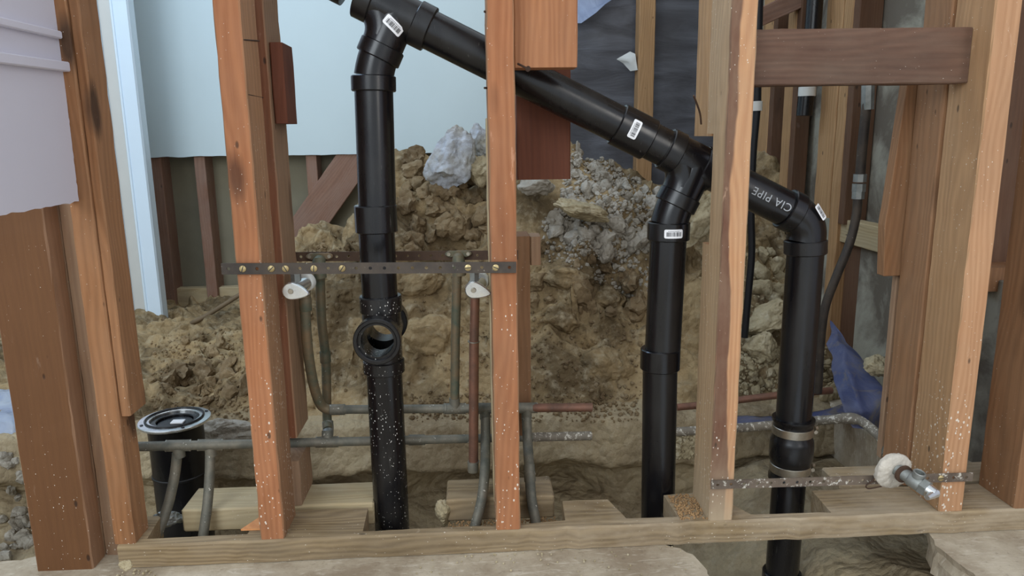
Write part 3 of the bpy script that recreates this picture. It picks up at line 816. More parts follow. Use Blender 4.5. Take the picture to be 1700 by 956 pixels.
# centre rear
xq = xs(813, 500, 1.176)
stud(xq, xq+.030, 1.176, ZP, V(815, 196, 1.176).z, M['pale'], 'pale scab stud showing as a strip along the left of the centre stud', d=.075)
xk = xs(881, 560, 1.30)
stud(xk-.038, xk, 1.300, .10, V(880, 392, 1.30).z, M['brown'], 'cut-off rear stud right behind the centre stud, ending under the diagonal pipe', d=.07)
zz = V(890, 440, 1.30).z
stud(xk+.001, xs(898, 400, 1.30), 1.300, zz, V(880, 393, 1.30).z, M['grey'], 'little pale block on top of the cut-off rear stud', name='nailed_block', cat='block', d=.05)
# blocks at top of centre stud
stud(xcr+.001, xs(959, 50, 1.115), 1.115, V(900, 112, 1.115).z, ZT, M['orange_clean'], 'orange block with a knot beside the centre stud, above the diagonal pipe', name='nailed_block', cat='block', d=.045)
stud(xs(858, 250, 1.26), xs(947, 250, 1.26), 1.26, V(900, 298, 1.26).z, V(900, 60, 1.26).z, M['red'], 'dark red-brown block hanging behind the diagonal pipe', name='nailed_block', cat='block', d=.04)
# right rear stud upper
xu = xs(1181, 200, YR)
stud(xu, xu+.045, YR+.001, V(1185, 226, YR).z, ZT, M['rearstud'], 'pale rear stud stub behind the right front stud, cut off above the wye')
# far right rear
xg = xs(1537, 500, 1.176)
stud(x2l-.004, x2l+.036, 1.176, ZP, ZT, M['brown'], 'brown rear stud doubled behind the broad right stud', d=.075)
stud(xs(1479, 560, 1.27), xs(1479, 560, 1.27)+.03, 1.27, .05, V(1490, 455, 1.27).z+.02, M['grey'], 'grey weathered stud stub below the curved board', d=.014, name='stud_stub')
# header block
hz0, hz1 = V(1400, 141, 1.125).z, V(1400, 47, 1.125).z
xh0, xh1 = xrr-.01, xs(1585, 90, 1.125)
beam('header_block', (xrr+.001, 1.145, (hz0+hz1)/2), (x2l-.001, 1.145, (hz0+hz1)/2+.001), hz1-hz0, .038, M['block'], 'purple-brown horizontal block spanning between the right front stud and the corner stud', 'block')
# curved board
zt_, zl_ = V(1505, 130, 1.265).z, V(1462, 457, 1.265).z
xa_, xb_ = xs(1462, 457, 1.265), xs(1508, 150, 1.265)
n = 24; poly = []
for i in range(n+1):
    f = i/n; py = 457-(457-120)*f
    px = 1462+ (10*f if f < .25 else 2.5+ (f-.25)*52) - (0 if f > .3 else 2*f)
    p = V(px, py, 1.265); poly.append((p.x, p.z))
poly += [(x2l+.03, poly[-1][1]), (x2l+.03, V(1520, 455, 1.265).z)]
bm = prism(poly, 1.255, 1.268+.01, 'XZ', .001)
solo('curved_board', bm, M['brown'], 'orange board with a curved left edge hanging below the header block', 'board')
# small blocking between last studs
stud(xs(1640, 470, 1.3), xs(1690, 470, 1.3)+.05, 1.3, V(1650, 484, 1.3).z, V(1650, 445, 1.3).z, M['brown'], 'short brown cross block in the dark gap at the right', name='wall_blocking', cat='block', d=.06)
stud(.86, 1.25, 1.36, .0, ZT, M['reardark'], 'dark board closing the gap beside the corner stud', name='sheathing_board', cat='board', d=.02)
stud(.815, .84, 1.20, ZP, ZT, M['brown'], 'shaded stud in the gap just right of the corner stud', d=.06)

# ================================================================== BLACK DRAIN ASSEMBLY
YP = 1.21; RP = .0302; RH = .0350
D = thing('drain_pipe_assembly', G(1297, 956, -.2), 'black plastic drain assembly: diagonal pipe with three vertical drops', 'pipe')
def ax(x): return V(x, 99.5+.502*(x-813), YP)
dd = (ax(1200)-ax(800)).normalized(); nn = Vector((dd.z, 0, -dd.x)).normalized()   # dd along, nn perpendicular (down-left)
if nn.z > 0: nn = -nn
def dput(name, bm, mat='abs', sm=35): return put(name, bm, M[mat], D, sm)
def curved_label(axis_p, axis_d, r, ang, along, w, h, parent, rot90=False, bars=13, seed=1, twist=0., notch=False):
    """rounded sticker wrapped on a cylinder; centre at angle ang around the axis, w along the axis, h around"""
    axis_p, axis_d = Vector(axis_p), Vector(axis_d).normalized()
    f = Vector((0, -1, 0)); f = (f-axis_d*f.dot(axis_d)).normalized(); s = axis_d.cross(f)
    ct, st = math.cos(twist), math.sin(twist)
    def P(u, v, rr):
        u, v = u*ct-v*st, u*st+v*ct
        a = ang+v/rr; return axis_p+axis_d*(along+u)+(f*math.cos(a)+s*math.sin(a))*rr
    bm = bmesh.new(); nu, nv = 14, 14; g = {}
    cr = min(w, h)*.18
    for i in range(nu+1):
        for j in range(nv+1):
            u = -w/2+w*i/nu; v = -h/2+h*j/nv
            du = max(0, abs(u)-(w/2-cr)); dv = max(0, abs(v)-(h/2-cr))
            q = math.hypot(du, dv)
            if q > cr:
                u -= math.copysign(du*(1-cr/q), u); v -= math.copysign(dv*(1-cr/q), v)
            g[i, j] = bm.verts.new(P(u, v, r+.0005))
    for i in range(nu):
        for j in range(nv): bm.faces.new((g[i, j], g[i+1, j], g[i+1, j+1], g[i, j+1]))
    lab = sub('sticker', bm, M['sticker'], parent, D); lab['label'] = 'white barcode sticker'
    bm = bmesh.new(); rr = random.Random(seed)
    def quad(u0, u1, v0, v1):
        n = 4; prev = None
        for k in range(n+1):
            if not rot90:
                a_, b_ = P(u0, v0+(v1-v0)*k/n, r+.0008), P(u1, v0+(v1-v0)*k/n, r+.0008)
            else:
                a_, b_ = P(u0+(u1-u0)*k/n, v0, r+.0008), P(u0+(u1-u0)*k/n, v1, r+.0008)
            a_, b_ = bm.verts.new(a_), bm.verts.new(b_)
            if prev: bm.faces.new((prev[0], prev[1], b_, a_))
            prev = (a_, b_)
    L = (h if rot90 else w); Hh = (w if rot90 else h)
    x = -L*.38
    while x < L*.38:
        bw = L*rr.choice((.014, .022, .036))
        if rot90: quad(-Hh*.28, Hh*.2, x, x+bw)
        else: quad(x, x+bw, -Hh*.2, Hh*.28)
        x += bw+L*rr.choice((.014, .02, .03))
    for k in range(9):      # the small line of print
        a0 = -L*.3+k*L*.068
        if rot90: quad(Hh*.27, Hh*.33, a0, a0+L*.04)
        else: quad(a0, a0+L*.04, -Hh*.34, -Hh*.27)
    obj_b = bm; bmesh.ops.translate(obj_b, verts=obj_b.verts, vec=-Vector(D.matrix_world.translation))
    bar = obj('barcode', obj_b, M['ink'], parent)
    return lab

# diagonal run
dput('diagonal_pipe', sweep([ax(480), ax(575)], RP*.93))
dput('diagonal_pipe', sweep([ax(700), ax(900), ax(1045)], RP))
dput('short_pipe', sweep([ax(1060), ax(1110)], RP))
pipeCD = dput('diagonal_pipe', sweep([ax(1170), ax(1322)], RP))
dput('coupling', hub(ax(1024), ax(1078), RH*.985))
def tee(xc, hub_px, name, mainL, mainR, ringL, elbow_end, ring2, drop_x, extra_left=True):
    """sanitary tee whose branch leaves square to the diagonal; hub_px = centre of the branch socket"""
    c = Vector(V(*hub_px, YP)); t_ = (c-ax(xc)).dot(dd); base = ax(xc)+dd*t_
    b = sweep([ax(mainL), ax(mainR)], RP*1.07)
    sweep([base, base+nn*.02, c-nn*.004], RP*1.058, 28, b)
    # swept throat
    p0 = base-dd*.055; p1 = c-nn*.012-dd*.002
    sweep(arc_pts(p0, base-dd*.006+nn*.004, p1, 10), [RP*.97+.0018*i/10 for i in range(11)], 28, b)
    body = dput(name, b)
    sub('socket', hub(ax(mainL)-dd*.004, ax(mainL)+dd*ringL, RH), M['abs'], body, D, 35)
    sub('socket', hub(ax(mainR)-dd*.024, ax(mainR)+dd*.002, RH), M['abs'], body, D, 35)
    sub('socket', hub(c-nn*.0115, c+nn*.0115, RH), M['abs'], body, D, 35)
    return body, c
def joint_elbow(c, n_, end, parent_name='elbow'):
    e = Vector(end); d = Vector((0, 0, -1))
    L = (e-c).length*.5
    return arc_pts(c, c+n_*L*.9, e, 10)
# first tee and its drop
T1, c1 = tee(650, (631.5, 86), 'sanitary_tee', 600, 712, .022, None, None, None)
p_end = V(620.5, 128, YP)
dput('elbow', sweep(joint_elbow(c1, nn, p_end), RP*1.02))
dput('hub', hub(V(620, 126, YP), V(620.6, 152, YP), RH))
dput('drop_pipe', sweep([V(620.5, 150, YP), V(626.5, 345, YP)], RP))
dput('coupling', hub(V(623, 340, YP), V(625.5, 385, YP), RH*.98))
dput('drop_pipe', sweep([V(625, 380, YP), V(631, 495, YP)], RP*.97))
# sticker on the tee, front side
curved_label(c1-nn*.0, -nn, RP*1.075, .22, .042, .0155, .034, T1, rot90=True, seed=3, twist=.32)
# double tee with the open branch towards the room
pc0 = V(634.5, 548, YP)
zt0, zt1 = V(632, 492, YP).z, V(638, 615, YP).z
A0 = Vector((pc0.x, YP, zt0)); A1 = Vector((pc0.x, YP, zt1))
base = sweep([A0, A1], RP*1.06, 40)
yo = 1.142
o1 = sweep([(pc0.x, yo, pc0.z), (pc0.x, 1.28, pc0.z)], RP*1.06, 40)
i1 = sweep([(pc0.x, yo-.02, pc0.z), (pc0.x, 1.30, pc0.z)], .0262, 40)
i2 = sweep([A0-Vector((0, 0, .012)), A1+Vector((0, 0, .012))], .0262, 40)
dt = boolean(base, [('UNION', o1), ('DIFFERENCE', i1), ('DIFFERENCE', i2)])
DT = dput('double_tee', dt, 'abs_f')
sub('socket', tube((pc0.x, yo-.006, pc0.z), (pc0.x, yo+.018, pc0.z), .0378, .0305), M['abs'], DT, D, 35)
sub('socket', tube((pc0.x, 1.262, pc0.z), (pc0.x, 1.288, pc0.z), .0375, .0295), M['abs'], DT, D, 35)
sub('socket', hub(A0+Vector((0, 0, .002)), A0-Vector((0, 0, .026)), RH), M['abs_f'], DT, D, 35)
sub('socket', hub(A1+Vector((0, 0, .020)), A1-Vector((0, 0, .002)), RH), M['abs_f'], DT, D, 35)
dput('drop_pipe', sweep([(pc0.x, YP, zt1+.005), (pc0.x, YP, -.28)], RP), 'abs_f')

# second tee
T2, c2 = tee(1150, (1125, 332), 'sanitary_tee', 1108, 1183, .020, None, None, None)
p_end = V(1110.5, 372, YP)
dput('elbow', sweep(joint_elbow(c2, nn, p_end), RP*1.02))
h2 = dput('hub', hub(V(1110.5, 368, YP), V(1109.3, 398, YP), RH))
curved_label(V(1110, 384, YP), (0, 0, 1), RH, -.02, 0, .0145, .031, h2, rot90=True, seed=5)
dput('drop_pipe', sweep([V(1109.5, 396, YP), V(1099, 600, YP)], RP))
dput('coupling', hub(V(1096.5, 578, YP), V(1095.5, 612, YP), RH*.97))
dput('drop_pipe', sweep([V(1096, 600, YP), V(1092, 860, YP), V(1087, 1000, YP)], RP*.98))
cp = [o for o in D.children if o.name.startswith('coupling')][0]
curved_label(ax(1046), -dd, RH*.985, .05, 0, .0145, .031, cp, seed=7, rot90=True)
# glue bead rings
dput('glue_bead', sweep([ax(1103.0), ax(1104.5)], RP*1.045), 'rubber')

# third drop
pe = V(1337.5, 400, YP)
EL = dput('elbow', sweep(arc_pts(ax(1312), ax(1345), pe, 14), RP*1.06))
sub('socket', hub(ax(1303), ax(1322), RH), M['abs'], EL, D, 35)
sub('socket', hub(V(1337.5, 398, YP), V(1337, 421, YP), RH), M['abs'], EL, D, 35)
curved_label(V(1334, 360, YP), (V(1352, 385, YP)-V(1322, 335, YP)), RP*1.10, -.62, .0, .028, .013, EL, seed=9)
dput('drop_pipe', sweep([V(1337, 420, YP), V(1317, 700, YP)], RP))
def rb(y): return V(1317-(y-700)*.075, y, YP)
RC = dput('rubber_coupling', sweep([rb(693), rb(693), rb(697), rb(700), rb(704), rb(722), rb(727), rb(733), rb(745), rb(757), rb(763), rb(766), rb(784), rb(788), rb(794), rb(794)],
      [.028, .0365, .0365, .034, .0335, .0335, .0365, .0375, .0378, .0375, .036, .034, .034, .0365, .0365, .028], 40), 'rubber', 50)
for y in (713, 775):
    b = hub(rb(y-7), rb(y+6), .0352, .0006)
    sw = sub('hose_clamp', b, M['steel'], RC, D, 35); sw['label'] = 'bright steel band clamp'
    q = rb(y); b = sweep([q+Vector((.036, -.006, .004)), q+Vector((.041, -.004, .004))], .005, 8)
    sweep([q+Vector((.036, .004, -.004)), q+Vector((.036, -.014, -.001))], .0035, 8, b)
    sub('clamp_screw', b, M['steel'], RC, D, 35)
dput('drop_pipe', sweep([rb(788), rb(956), rb(1020)], RP*.97))
dput('hub', hub(rb(948), rb(985), RH))

# printed words on the diagonal pipe, upside down as on the real one
cu = bpy.data.curves.new('print', 'FONT'); cu.body = 'CIA PIPE'; cu.size = .0185; cu.space_character = 1.08
to = bpy.data.objects.new('print', cu); COL.objects.link(to)
dg = bpy.context.evaluated_depsgraph_get(); me = bpy.data.meshes.new_from_object(to.evaluated_get(dg))
bm = bmesh.new(); bm.from_mesh(me); bpy.data.objects.remove(to); bpy.data.meshes.remove(me)
bmesh.ops.triangulate(bm, faces=bm.faces[:]); bmesh.ops.subdivide_edges(bm, edges=bm.edges[:], cuts=2)
c0 = ax(1301); rr = RP+.0004
front = Vector((0, -1, 0)); upv = -nn        # up across the pipe
for v in bm.verts:
    x, y = v.co.x, v.co.y
    a = -(y-.008)/rr - .05                   # upside down
    v.co = c0 - dd*x + (front*math.cos(a) + upv*math.sin(a))*rr
bmesh.ops.recalc_face_normals(bm, faces=bm.faces[:])
pr = sub('printed_text', bm, M['pipe_ink'], pipeCD, D); pr['label'] = 'pale upside-down print CIA PIPE'

# ================================================================== COPPER LINES
YCu = 1.275; RC_ = .0080
def cu_thing(name, loc, label): return thing(name, loc, label, 'pipe')
def cput(root, name, pts, r=RC_, mat='copper', sp=False):
    return put(name, sweep(spline(pts) if sp else pts, r, 18), M[mat], root, 50)
def lo(x): return V(x, 741-(x-238)*.0240, 1.187+(x-238)*.00019)
def up_(x): return V(x, 680-(x-540)*.009, YCu)
lowr = cu_thing('lower_copper_line', lo(238), 'lower grey copper water line running behind the first black pipe')
cput(lowr, 'pipe', [lo(150), lo(885)])
cput(lowr, 'stub_end', [lo(884), lo(981)], .0086, 'copper_w')
def fitting(root, c, d, L, r=.0098, mat='copper'):
    c, d = Vector(c), Vector(d).normalized(); h = L/2
    return sweep([c-d*h, c-d*h, c-d*(h-.0012), c+d*(h-.0012), c+d*h, c+d*h], [r-.003, r-.0006, r, r, r-.0006, r-.003], 20)
XV = (lo(900)-lo(300)).normalized(); ZV = Vector((0, 0, 1))
def tee_fit(root, c, down, L=.038, l2=.02):
    b = fitting(root, c, XV, L); c = Vector(c)
    sweep([c, c+Vector(down)*l2], .0096, 20, b)
    o = put('tee', b, M['copper'], root, 50)
    for s in (-1, 1):
        e = c+XV*s*(L/2); sub('solder_ring', sweep([e-XV*.0008, e+XV*.0008], .0100, 20), M['solder'], o, root, 50)
    return o
tee_fit(lowr, lo(296), (0, 0, -1)); tee_fit(lowr, lo(349), (0, 0, -1)); tee_fit(lowr, lo(543), (0, .4, .9))
for x in (440, 692): put('coupling', fitting(lowr, lo(x), XV, .03), M['copper'], lowr, 50)
cput(lowr, 'branch', [V(294, 752, 1.198), V(292, 775, 1.196), V(287, 805, 1.190), V(277, 845, 1.180), V(262, 885, 1.165), V(258, 900, 1.16)], .0083, 'copper', True)
cput(lowr, 'branch', [V(349, 750, 1.208), V(348, 790, 1.196), V(344, 840, 1.178), V(338, 884, 1.165), V(337, 900, 1.16)], .0083, 'copper', True)
cput(lowr, 'riser', [V(544, 712, YCu+.01), V(543, 690, YCu+.03), V(541, 600, YCu+.03), V(534, 530, YCu+.02), V(531, 445, YCu+.015)], .0083, 'copper_g', True)
put('coupling', fitting(lowr, V(540, 592, YCu+.03), (0, 0, 1), .022), M['copper_g'], lowr, 50)
put('elbow', sweep([V(543, 730, 1.25), V(545, 712, YCu+.02), V(544, 700, YCu+.028)], .0100, 18), M['galv'], lowr, 50)

uppr = cu_thing('upper_copper_line', up_(540), 'upper copper water line with two drops beside the centre stud, red at its open end')
cput(uppr, 'pipe', [up_(545), up_(884)])
cput(uppr, 'stub_end', [up_(884), up_(983)], RC_, 'copper_r')
tee_fit(uppr, up_(755), (0, 0, 1)); tee_fit(uppr, up_(805), (0, 0, -1)); tee_fit(uppr, up_(874), (0, 0, -1))
put('coupling', fitting(uppr, up_(560), XV, .028), M['copper'], uppr, 50)
cput(uppr, 'riser', [V(755, 668, YCu), V(756, 560, YCu), V(759, 445, YCu)], .0082, 'copper_g')
cput(uppr, 'branch', [V(806, 690, YCu), V(806, 735, 1.255), V(805, 780, 1.205), V(800, 828, 1.178), V(790, 868, 1.16), V(787, 885, 1.155)], .0090, 'copper', True)
cput(uppr, 'branch', [V(874, 690, YCu), V(876, 735, 1.255), V(879, 780, 1.205), V(882, 826, 1.18), V(889, 864, 1.165), V(891, 878, 1.16)], .0090, 'copper', True)
put('coupling', fitting(uppr, V(879, 785, 1.202), (.03, -.5, -1), .03, .0102), M['copper'], uppr, 50)
# bent tube from the left valve to the elbow
VX = 1.225
cput(uppr, 'bent_tube', [V(507, 470, VX), V(507, 520, VX), V(511, 580, 1.235), V(521, 640, 1.255), V(533, 672, 1.27), V(548, 681, YCu)], .0088, 'copper_g', True)
put('sleeve', fitting(uppr, V(507, 505, VX), (0, 0, 1), .022, .0105), M['copper_g'], uppr, 50)

def valve(root, cpx, Yv, handle_dir, capl):
    """angle stop: nut on the stub, body, square nut on top, oval handle facing the room"""
    c = V(*cpx, Yv)
    b = sweep([c+Vector((.016, .045, .004)), c+Vector((.006, .012, 0)), c+Vector((0, -.002, 0))], [.0105, .0115, .0118], 24)
    body = put('valve_body', b, M['chrome'], root, 40)
    e = c+Vector((.012, .038, .003))
    sub('escutcheon_nut', fitting(root, e, (.35, 1, .1), .010, .0150), M['white_pl'], body, root, 40)
    sub('outlet_nut', sweep([c+Vector((.002, .010, .008)), c+Vector((.002, .010, .022)), c+Vector((.002, .010, .022)), c+Vector((.002, .010, .027))], [.0085, .0085, .0105, .0105], 6), M['galv'], body, root, 25)
    sub('packing_nut', sweep([c+Vector((0, -.004, 0)), c+Vector((0, -.014, 0))], [.0135, .0118], 6), M['chrome'], body, root, 25)
    # teardrop handle
    pts = []; hd = handle_dir
    for k in range(36):
        a = k*2*math.pi/36; r = .0138
        x = math.cos(a)*r; z = math.sin(a)*r
        if x > 0: x *= 2.05; z *= (1-.42*(math.cos(a)**1.3))
        pts.append((c.x+x*math.cos(hd)-z*math.sin(hd), c.z+x*math.sin(hd)+z*math.cos(hd)))
    sub('handle', prism(pts, c.y-.022, c.y-.013, 'XZ', .0016), M['chrome'], body, root, 28)
    sub('handle_screw', sweep([c+Vector((0, -.021, 0)), c+Vector((0, -.0240, 0))], [.0048, .0036], 16), M['steel'], body, root, 40)
valve(uppr, (488, 479), 1.165, -.2, 0)
capd = cu_thing('capped_copper_stub', V(785, 782, 1.235), 'red-brown capped copper stub with a chrome valve, left of the centre stud')
cput(capd, 'pipe', [V(789, 480, 1.235), V(787, 570, 1.235), V(786, 690, 1.235)], .0080, 'copper_r')
cput(capd, 'pipe', [V(787, 565, 1.235), V(786, 772, 1.235)], .0086, 'copper_r')
put('cap', fitting(capd, V(785.5, 774, 1.235), (0, 0, 1), .020, .0098), M['copper'], capd, 50)
for y in (566, 765): put('solder_ring', sweep([V(786.4, y, 1.235), V(786.4, y+1.6, 1.235)], .0102, 20), M['solder'], capd, 50)
valve(capd, (786, 477), 1.165, -.25, 0)

# right hand lines
YQ = 1.42
rl = cu_thing('right_copper_line', V(1290, 706, YQ), 'plaster-flecked water line bending down behind the third black pipe at the right')
P = [V(1120, 717, YQ), V(1200, 712, YQ), V(1290, 705, YQ), V(1345, 699, YQ-.01), V(1385, 696, YQ-.03), V(1415, 693, 1.38), V(1440, 706, 1.35), V(1462, 727, 1.31), V(1474, 748, 1.27), V(1474, 778, 1.225)]
cput(rl, 'pipe', P, .0095, 'copper_w', True)
put('elbow', sweep([V(1474, 745, 1.27), V(1474, 757, 1.255)], .0112, 20), M['copper'], rl, 50)
put('joint', sweep([V(1398, 694, YQ-.035), V(1424, 696, 1.372)], .0108, 20), M['copper_w'], rl, 50)
rb_ = cu_thing('dark_iron_pipe', V(1290, 656, 1.5), 'thin dark iron pipe lying on rubble behind the third black pipe')
cput(rb_, 'pipe', [V(1124, 676, 1.5), V(1165, 672, 1.5), V(1225, 664, 1.5), V(1300, 655, 1.5), V(1380, 648, 1.52)], .0078, 'copper_r', True)
fx = cu_thing('flexible_supply_pipe', V(1356, 640, 1.5), 'grey supply pipe with union nuts dropping behind the header block and curving left')
P = [V(1440, 150, 1.5), V(1437, 190, 1.5), V(1431, 250, 1.5), V(1428, 290, 1.5)]
cput(fx, 'upper_pipe', P, .0098, 'strap')
put('top_nut', sweep([V(1441, 138, 1.5), V(1440, 182, 1.5)], .0128, 8), M['galv'], fx, 25)
for y, r in ((296, .0135), (312, .0140), (324, .0128)):
    put('union_nut', sweep([V(1428-(y-296)*.1, y-7, 1.5), V(1427-(y-296)*.1, y+6, 1.5)], r, 8), M['galv'], fx, 25)
cput(fx, 'lower_pipe', [V(1424, 328, 1.5), V(1421, 360, 1.5), V(1410, 405, 1.5), V(1388, 460, 1.5), V(1370, 510, 1.5), V(1362, 570, 1.5), V(1358, 640, 1.5), V(1357, 652, 1.5)], .0092, 'strap', True)

# ================================================================== STRAPS
def strap(name, p0, p1, h, th, mat, label, pitch=.0196, screws=(), hr=.0026, cat='strap'):
    p0, p1 = Vector(p0), Vector(p1); L = (p1-p0).length; d = (p1-p0).normalized()
    up = Vector((0, 0, 1)); up = (up-d*up.dot(d)).normalized(); nrm = d.cross(up)   # points +/-Y
    root = thing(name, p0, label, cat)
    n = int(L/pitch); cw = L/n; bm = bmesh.new()
    def Pt(u, v, s): return p0+d*u+up*v+nrm*s
    for side in (0, 1):
        for i in range(n):
            u0 = i*cw; uc = u0+cw/2
            O = [(u0, -h/2), (uc, -h/2), (u0+cw, -h/2), (u0+cw, 0), (u0+cw, h/2), (uc, h/2), (u0, h/2), (u0, 0)]
            I = [(uc+hr*math.cos(math.radians(a)), hr*math.sin(math.radians(a))) for a in (225, 270, 315, 0, 45, 90, 135, 180)]
            o_ = [bm.verts.new(Pt(u, v, side*th)) for u, v in O]; i_ = [bm.verts.new(Pt(u, v, side*th)) for u, v in I]
            for k in range(8): bm.faces.new((o_[k], o_[(k+1) % 8], i_[(k+1) % 8], i_[k]))
            if side == 0:
                j_ = [bm.verts.new(Pt(u, v, th)) for u, v in I]
                for k in range(8): bm.faces.new((i_[k], i_[(k+1) % 8], j_[(k+1) % 8], j_[k]))
    for a, b in (((0, -h/2), (L, -h/2)), ((L, -h/2), (L, h/2)), ((L, h/2), (0, h/2)), ((0, h/2), (0, -h/2))):
        f = [bm.verts.new(Pt(*a, 0)), bm.verts.new(Pt(*b, 0)), bm.verts.new(Pt(*b, th)), bm.verts.new(Pt(*a, th))]; bm.faces.new(f)
    bmesh.ops.remove_doubles(bm, verts=bm.verts[:], dist=1e-5)
    bmesh.ops.recalc_face_normals(bm, faces=bm.faces[:])
    put('strap', bm, mat, root)
    s_ = -1 if nrm.y > 0 else 1
    for i in screws:
        c = Pt((i+.5)*cw, 0, 0 if nrm.y > 0 else th)
        b = sweep([c, c+nrm*s_*.0012, c+nrm*s_*.0022], [.0050, .0048, .003], 14)
        sc = put('screw', b, M['brass'], root, 50)
        a = i*1.3; t_ = (d*math.cos(a)+up*math.sin(a)); w = (d*-math.sin(a)+up*math.cos(a))
        b = bmesh.new(); cc = c+nrm*s_*.0024
        b.faces.new([b.verts.new(cc+t_*x*.0045+w*y*.0006) for x, y in ((-1, -1), (1, -1), (1, 1), (-1, 1))])
        sub('screw_slot', b, M['ink'], sc, root)
    return root
s1 = strap('perforated_strap', V(368, 446, YF-.0035), V(857, 443.5, YF-.0035), .0165, .0018, M['strap'], 'dark perforated steel strap nailed across the left and centre studs', screws=(1, 3, 4, 6, 8, 17, 19))
s2 = strap('perforated_strap', V(490, 426, 1.297), V(860, 423, 1.297), .0165, .0018, M['strap_b'], 'brown rear strap holding the eared copper elbows, behind the front strap', screws=())
s3 = strap('perforated_strap', V(1180, 804, YF-.0035), V(1614, 791, YF-.0035), .0150, .0018, M['strap_w'], 'plaster-flecked strap low across the right front stud and the corner stud', screws=(17,), pitch=.021)
# eared plates on the rear strap
for i, (cx_, cy_, w_) in enumerate(((531, 425, 'left'), (761, 421, 'right'))):
    c = V(cx_, cy_, 1.292)
    root = thing('drop_ear_elbow', c, 'eared copper elbow screwed to the rear strap, at the %s riser' % w_, 'fitting', None)
    pts = []
    for k in range(40):
        a = k*2*math.pi/40; x = math.cos(a)*.0235; z = math.sin(a)*.0075*(1 if abs(math.cos(a)) > .55 else .8)
        pts.append((c.x+x, c.z+z))
    pl_ = put('ear_plate', prism(pts, 1.288, 1.292, 'XZ', .0008), M['copper_g'], root, 40)
    for s in (-1, 1): sub('screw', sweep([(c.x+s*.017, 1.288, c.z), (c.x+s*.017, 1.2858, c.z)], .0032, 12), M['steel'], pl_, root, 40)
    put('elbow_body', sweep([(c.x, 1.295, c.z-.006), (c.x, 1.280, c.z-.008), (c.x+.001, 1.276, c.z-.02), (c.x+.002, 1.276, c.z-.036)], [.010, .011, .0112, .0108], 20), M['copper_g'], root, 50)

# right stop with its crusted escutcheon
ec = V(1492, 781, 1.055)
rv = thing('crusted_valve', ec, 'galvanised pipe end and stop poking through a plaster-crusted escutcheon at the lower right', 'valve')
axv = Vector((.50, -.80, -.28)).normalized()
def ptv(s): return ec+axv*s
en = Vector((.12, -.97, -.12)).normalized(); e0 = V(1483, 782, 1.062)
b = sweep([e0-en*.006, e0-en*.006, e0, e0+en*.0025, e0+en*.0055, e0+en*.006], [.012, .0295, .0305, .0295, .022, .013], 44)
bmesh.ops.subdivide_edges(b, edges=b.edges[:], cuts=1); rocky(b, .0022, 160, 3); put('escutcheon', b, M['escut'], rv, 60)
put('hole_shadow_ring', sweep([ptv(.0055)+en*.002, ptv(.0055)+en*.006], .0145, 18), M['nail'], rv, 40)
put('nipple', sweep([ptv(-.004), ptv(.040)], .0100, 24), M['galv'], rv, 50)
b = sweep([ptv(.018), ptv(.020), ptv(.036), ptv(.038)], [.011, .0122, .0122, .0110], 24)
upq = (Vector((0, 0, 1))-axv*axv.z).normalized()
put('elbow_body', b, M['galv'], rv, 50)
put('side_outlet', tube(ptv(.028)+upq*.008, ptv(.028)+upq*.0185, .0095, .0068, 24, .0008), M['galv'], rv, 40)
put('packing_nut', sweep([ptv(.038), ptv(.038), ptv(.048), ptv(.048)], [.009, .0135, .0135, .010], 6), M['galv'], rv, 25)
put('stem', sweep([ptv(.048), ptv(.060)], [.010, .0085], 20), M['chrome'], rv, 40)
pts = [(.060, -.006), (.064, -.013), (.067, .012), (.062, .020)]
q = ptv(.058); sd_ = axv.cross(upq)
b = sweep([q-sd_*.004, q+sd_*.020-upq*.001], [.0075, .0040], 14); put('handle', b, M['chrome'], rv, 50)
# bent wire round strap
put('wire', sweep(spline([V(1455, 785, 1.075), V(1449, 798, 1.075), V(1438, 806, 1.077), V(1442, 811, 1.078), V(1460, 808, 1.075), V(1470, 806, 1.07)]), .0011, 8), M['nail'], rv)

# ================================================================== FLOOR DRAIN
dc = G(290, 694, .045); dc.y = max(dc.y, 1.47)
zc_ = V(290, 694, 1.50).z; dcx = V(290, 694, 1.50).x
fd = thing('floor_drain', (dcx, 1.50, -.3), 'black floor drain body with a shiny steel ring at the lower left', 'drain')
C0 = Vector((dcx, 1.50, 0))
def zr(z): return C0+Vector((0, 0, z))
put('drain_body', tube(zr(-.32), zr(zc_-.004), .0545, .048, 48), M['abs'], fd, 40)
put('body_collar', tube(zr(zc_-.125), zr(zc_-.118), .0565, .050, 48), M['abs'], fd, 40)
b = tube(zr(zc_-.005), zr(zc_+.001), .0715, .048, 64, .0012)
for v in b.verts:
    r = math.hypot(v.co.x-dcx, v.co.y-1.5); v.co.z -= max(0, r-.055)*.12
put('steel_ring', b, M['chrome'], fd, 40)
b = tube(zr(zc_-.004), zr(zc_+.004), .0585, .054, 64); put('rim_bead', b, M['abs'], fd, 40)
put('inner_seat', tube(zr(zc_-.012), zr(zc_-.004), .049, .036, 48), M['abs'], fd, 40)
put('plug', sweep([zr(zc_-.03), zr(zc_-.012), zr(zc_-.009), zr(zc_-.009)], [.0475, .036, .034, .001], 40), M['abs'], fd, 40)
b = box_bm(dcx-.006, dcx+.020, 1.488, 1.506, zc_-.009, zc_-.005, .001); put('plug_white_block', b, M['sticker'], fd)  # small off-centre white block on the black plug
for k in range(4):
    a = k*math.pi/2+.6; q = zr(zc_+.0005)+Vector((math.cos(a)*.064, math.sin(a)*.064, 0))
    put('ring_slot', sweep([q, q+Vector((0, 0, .0006))], .0035, 12), M['ink'], fd)

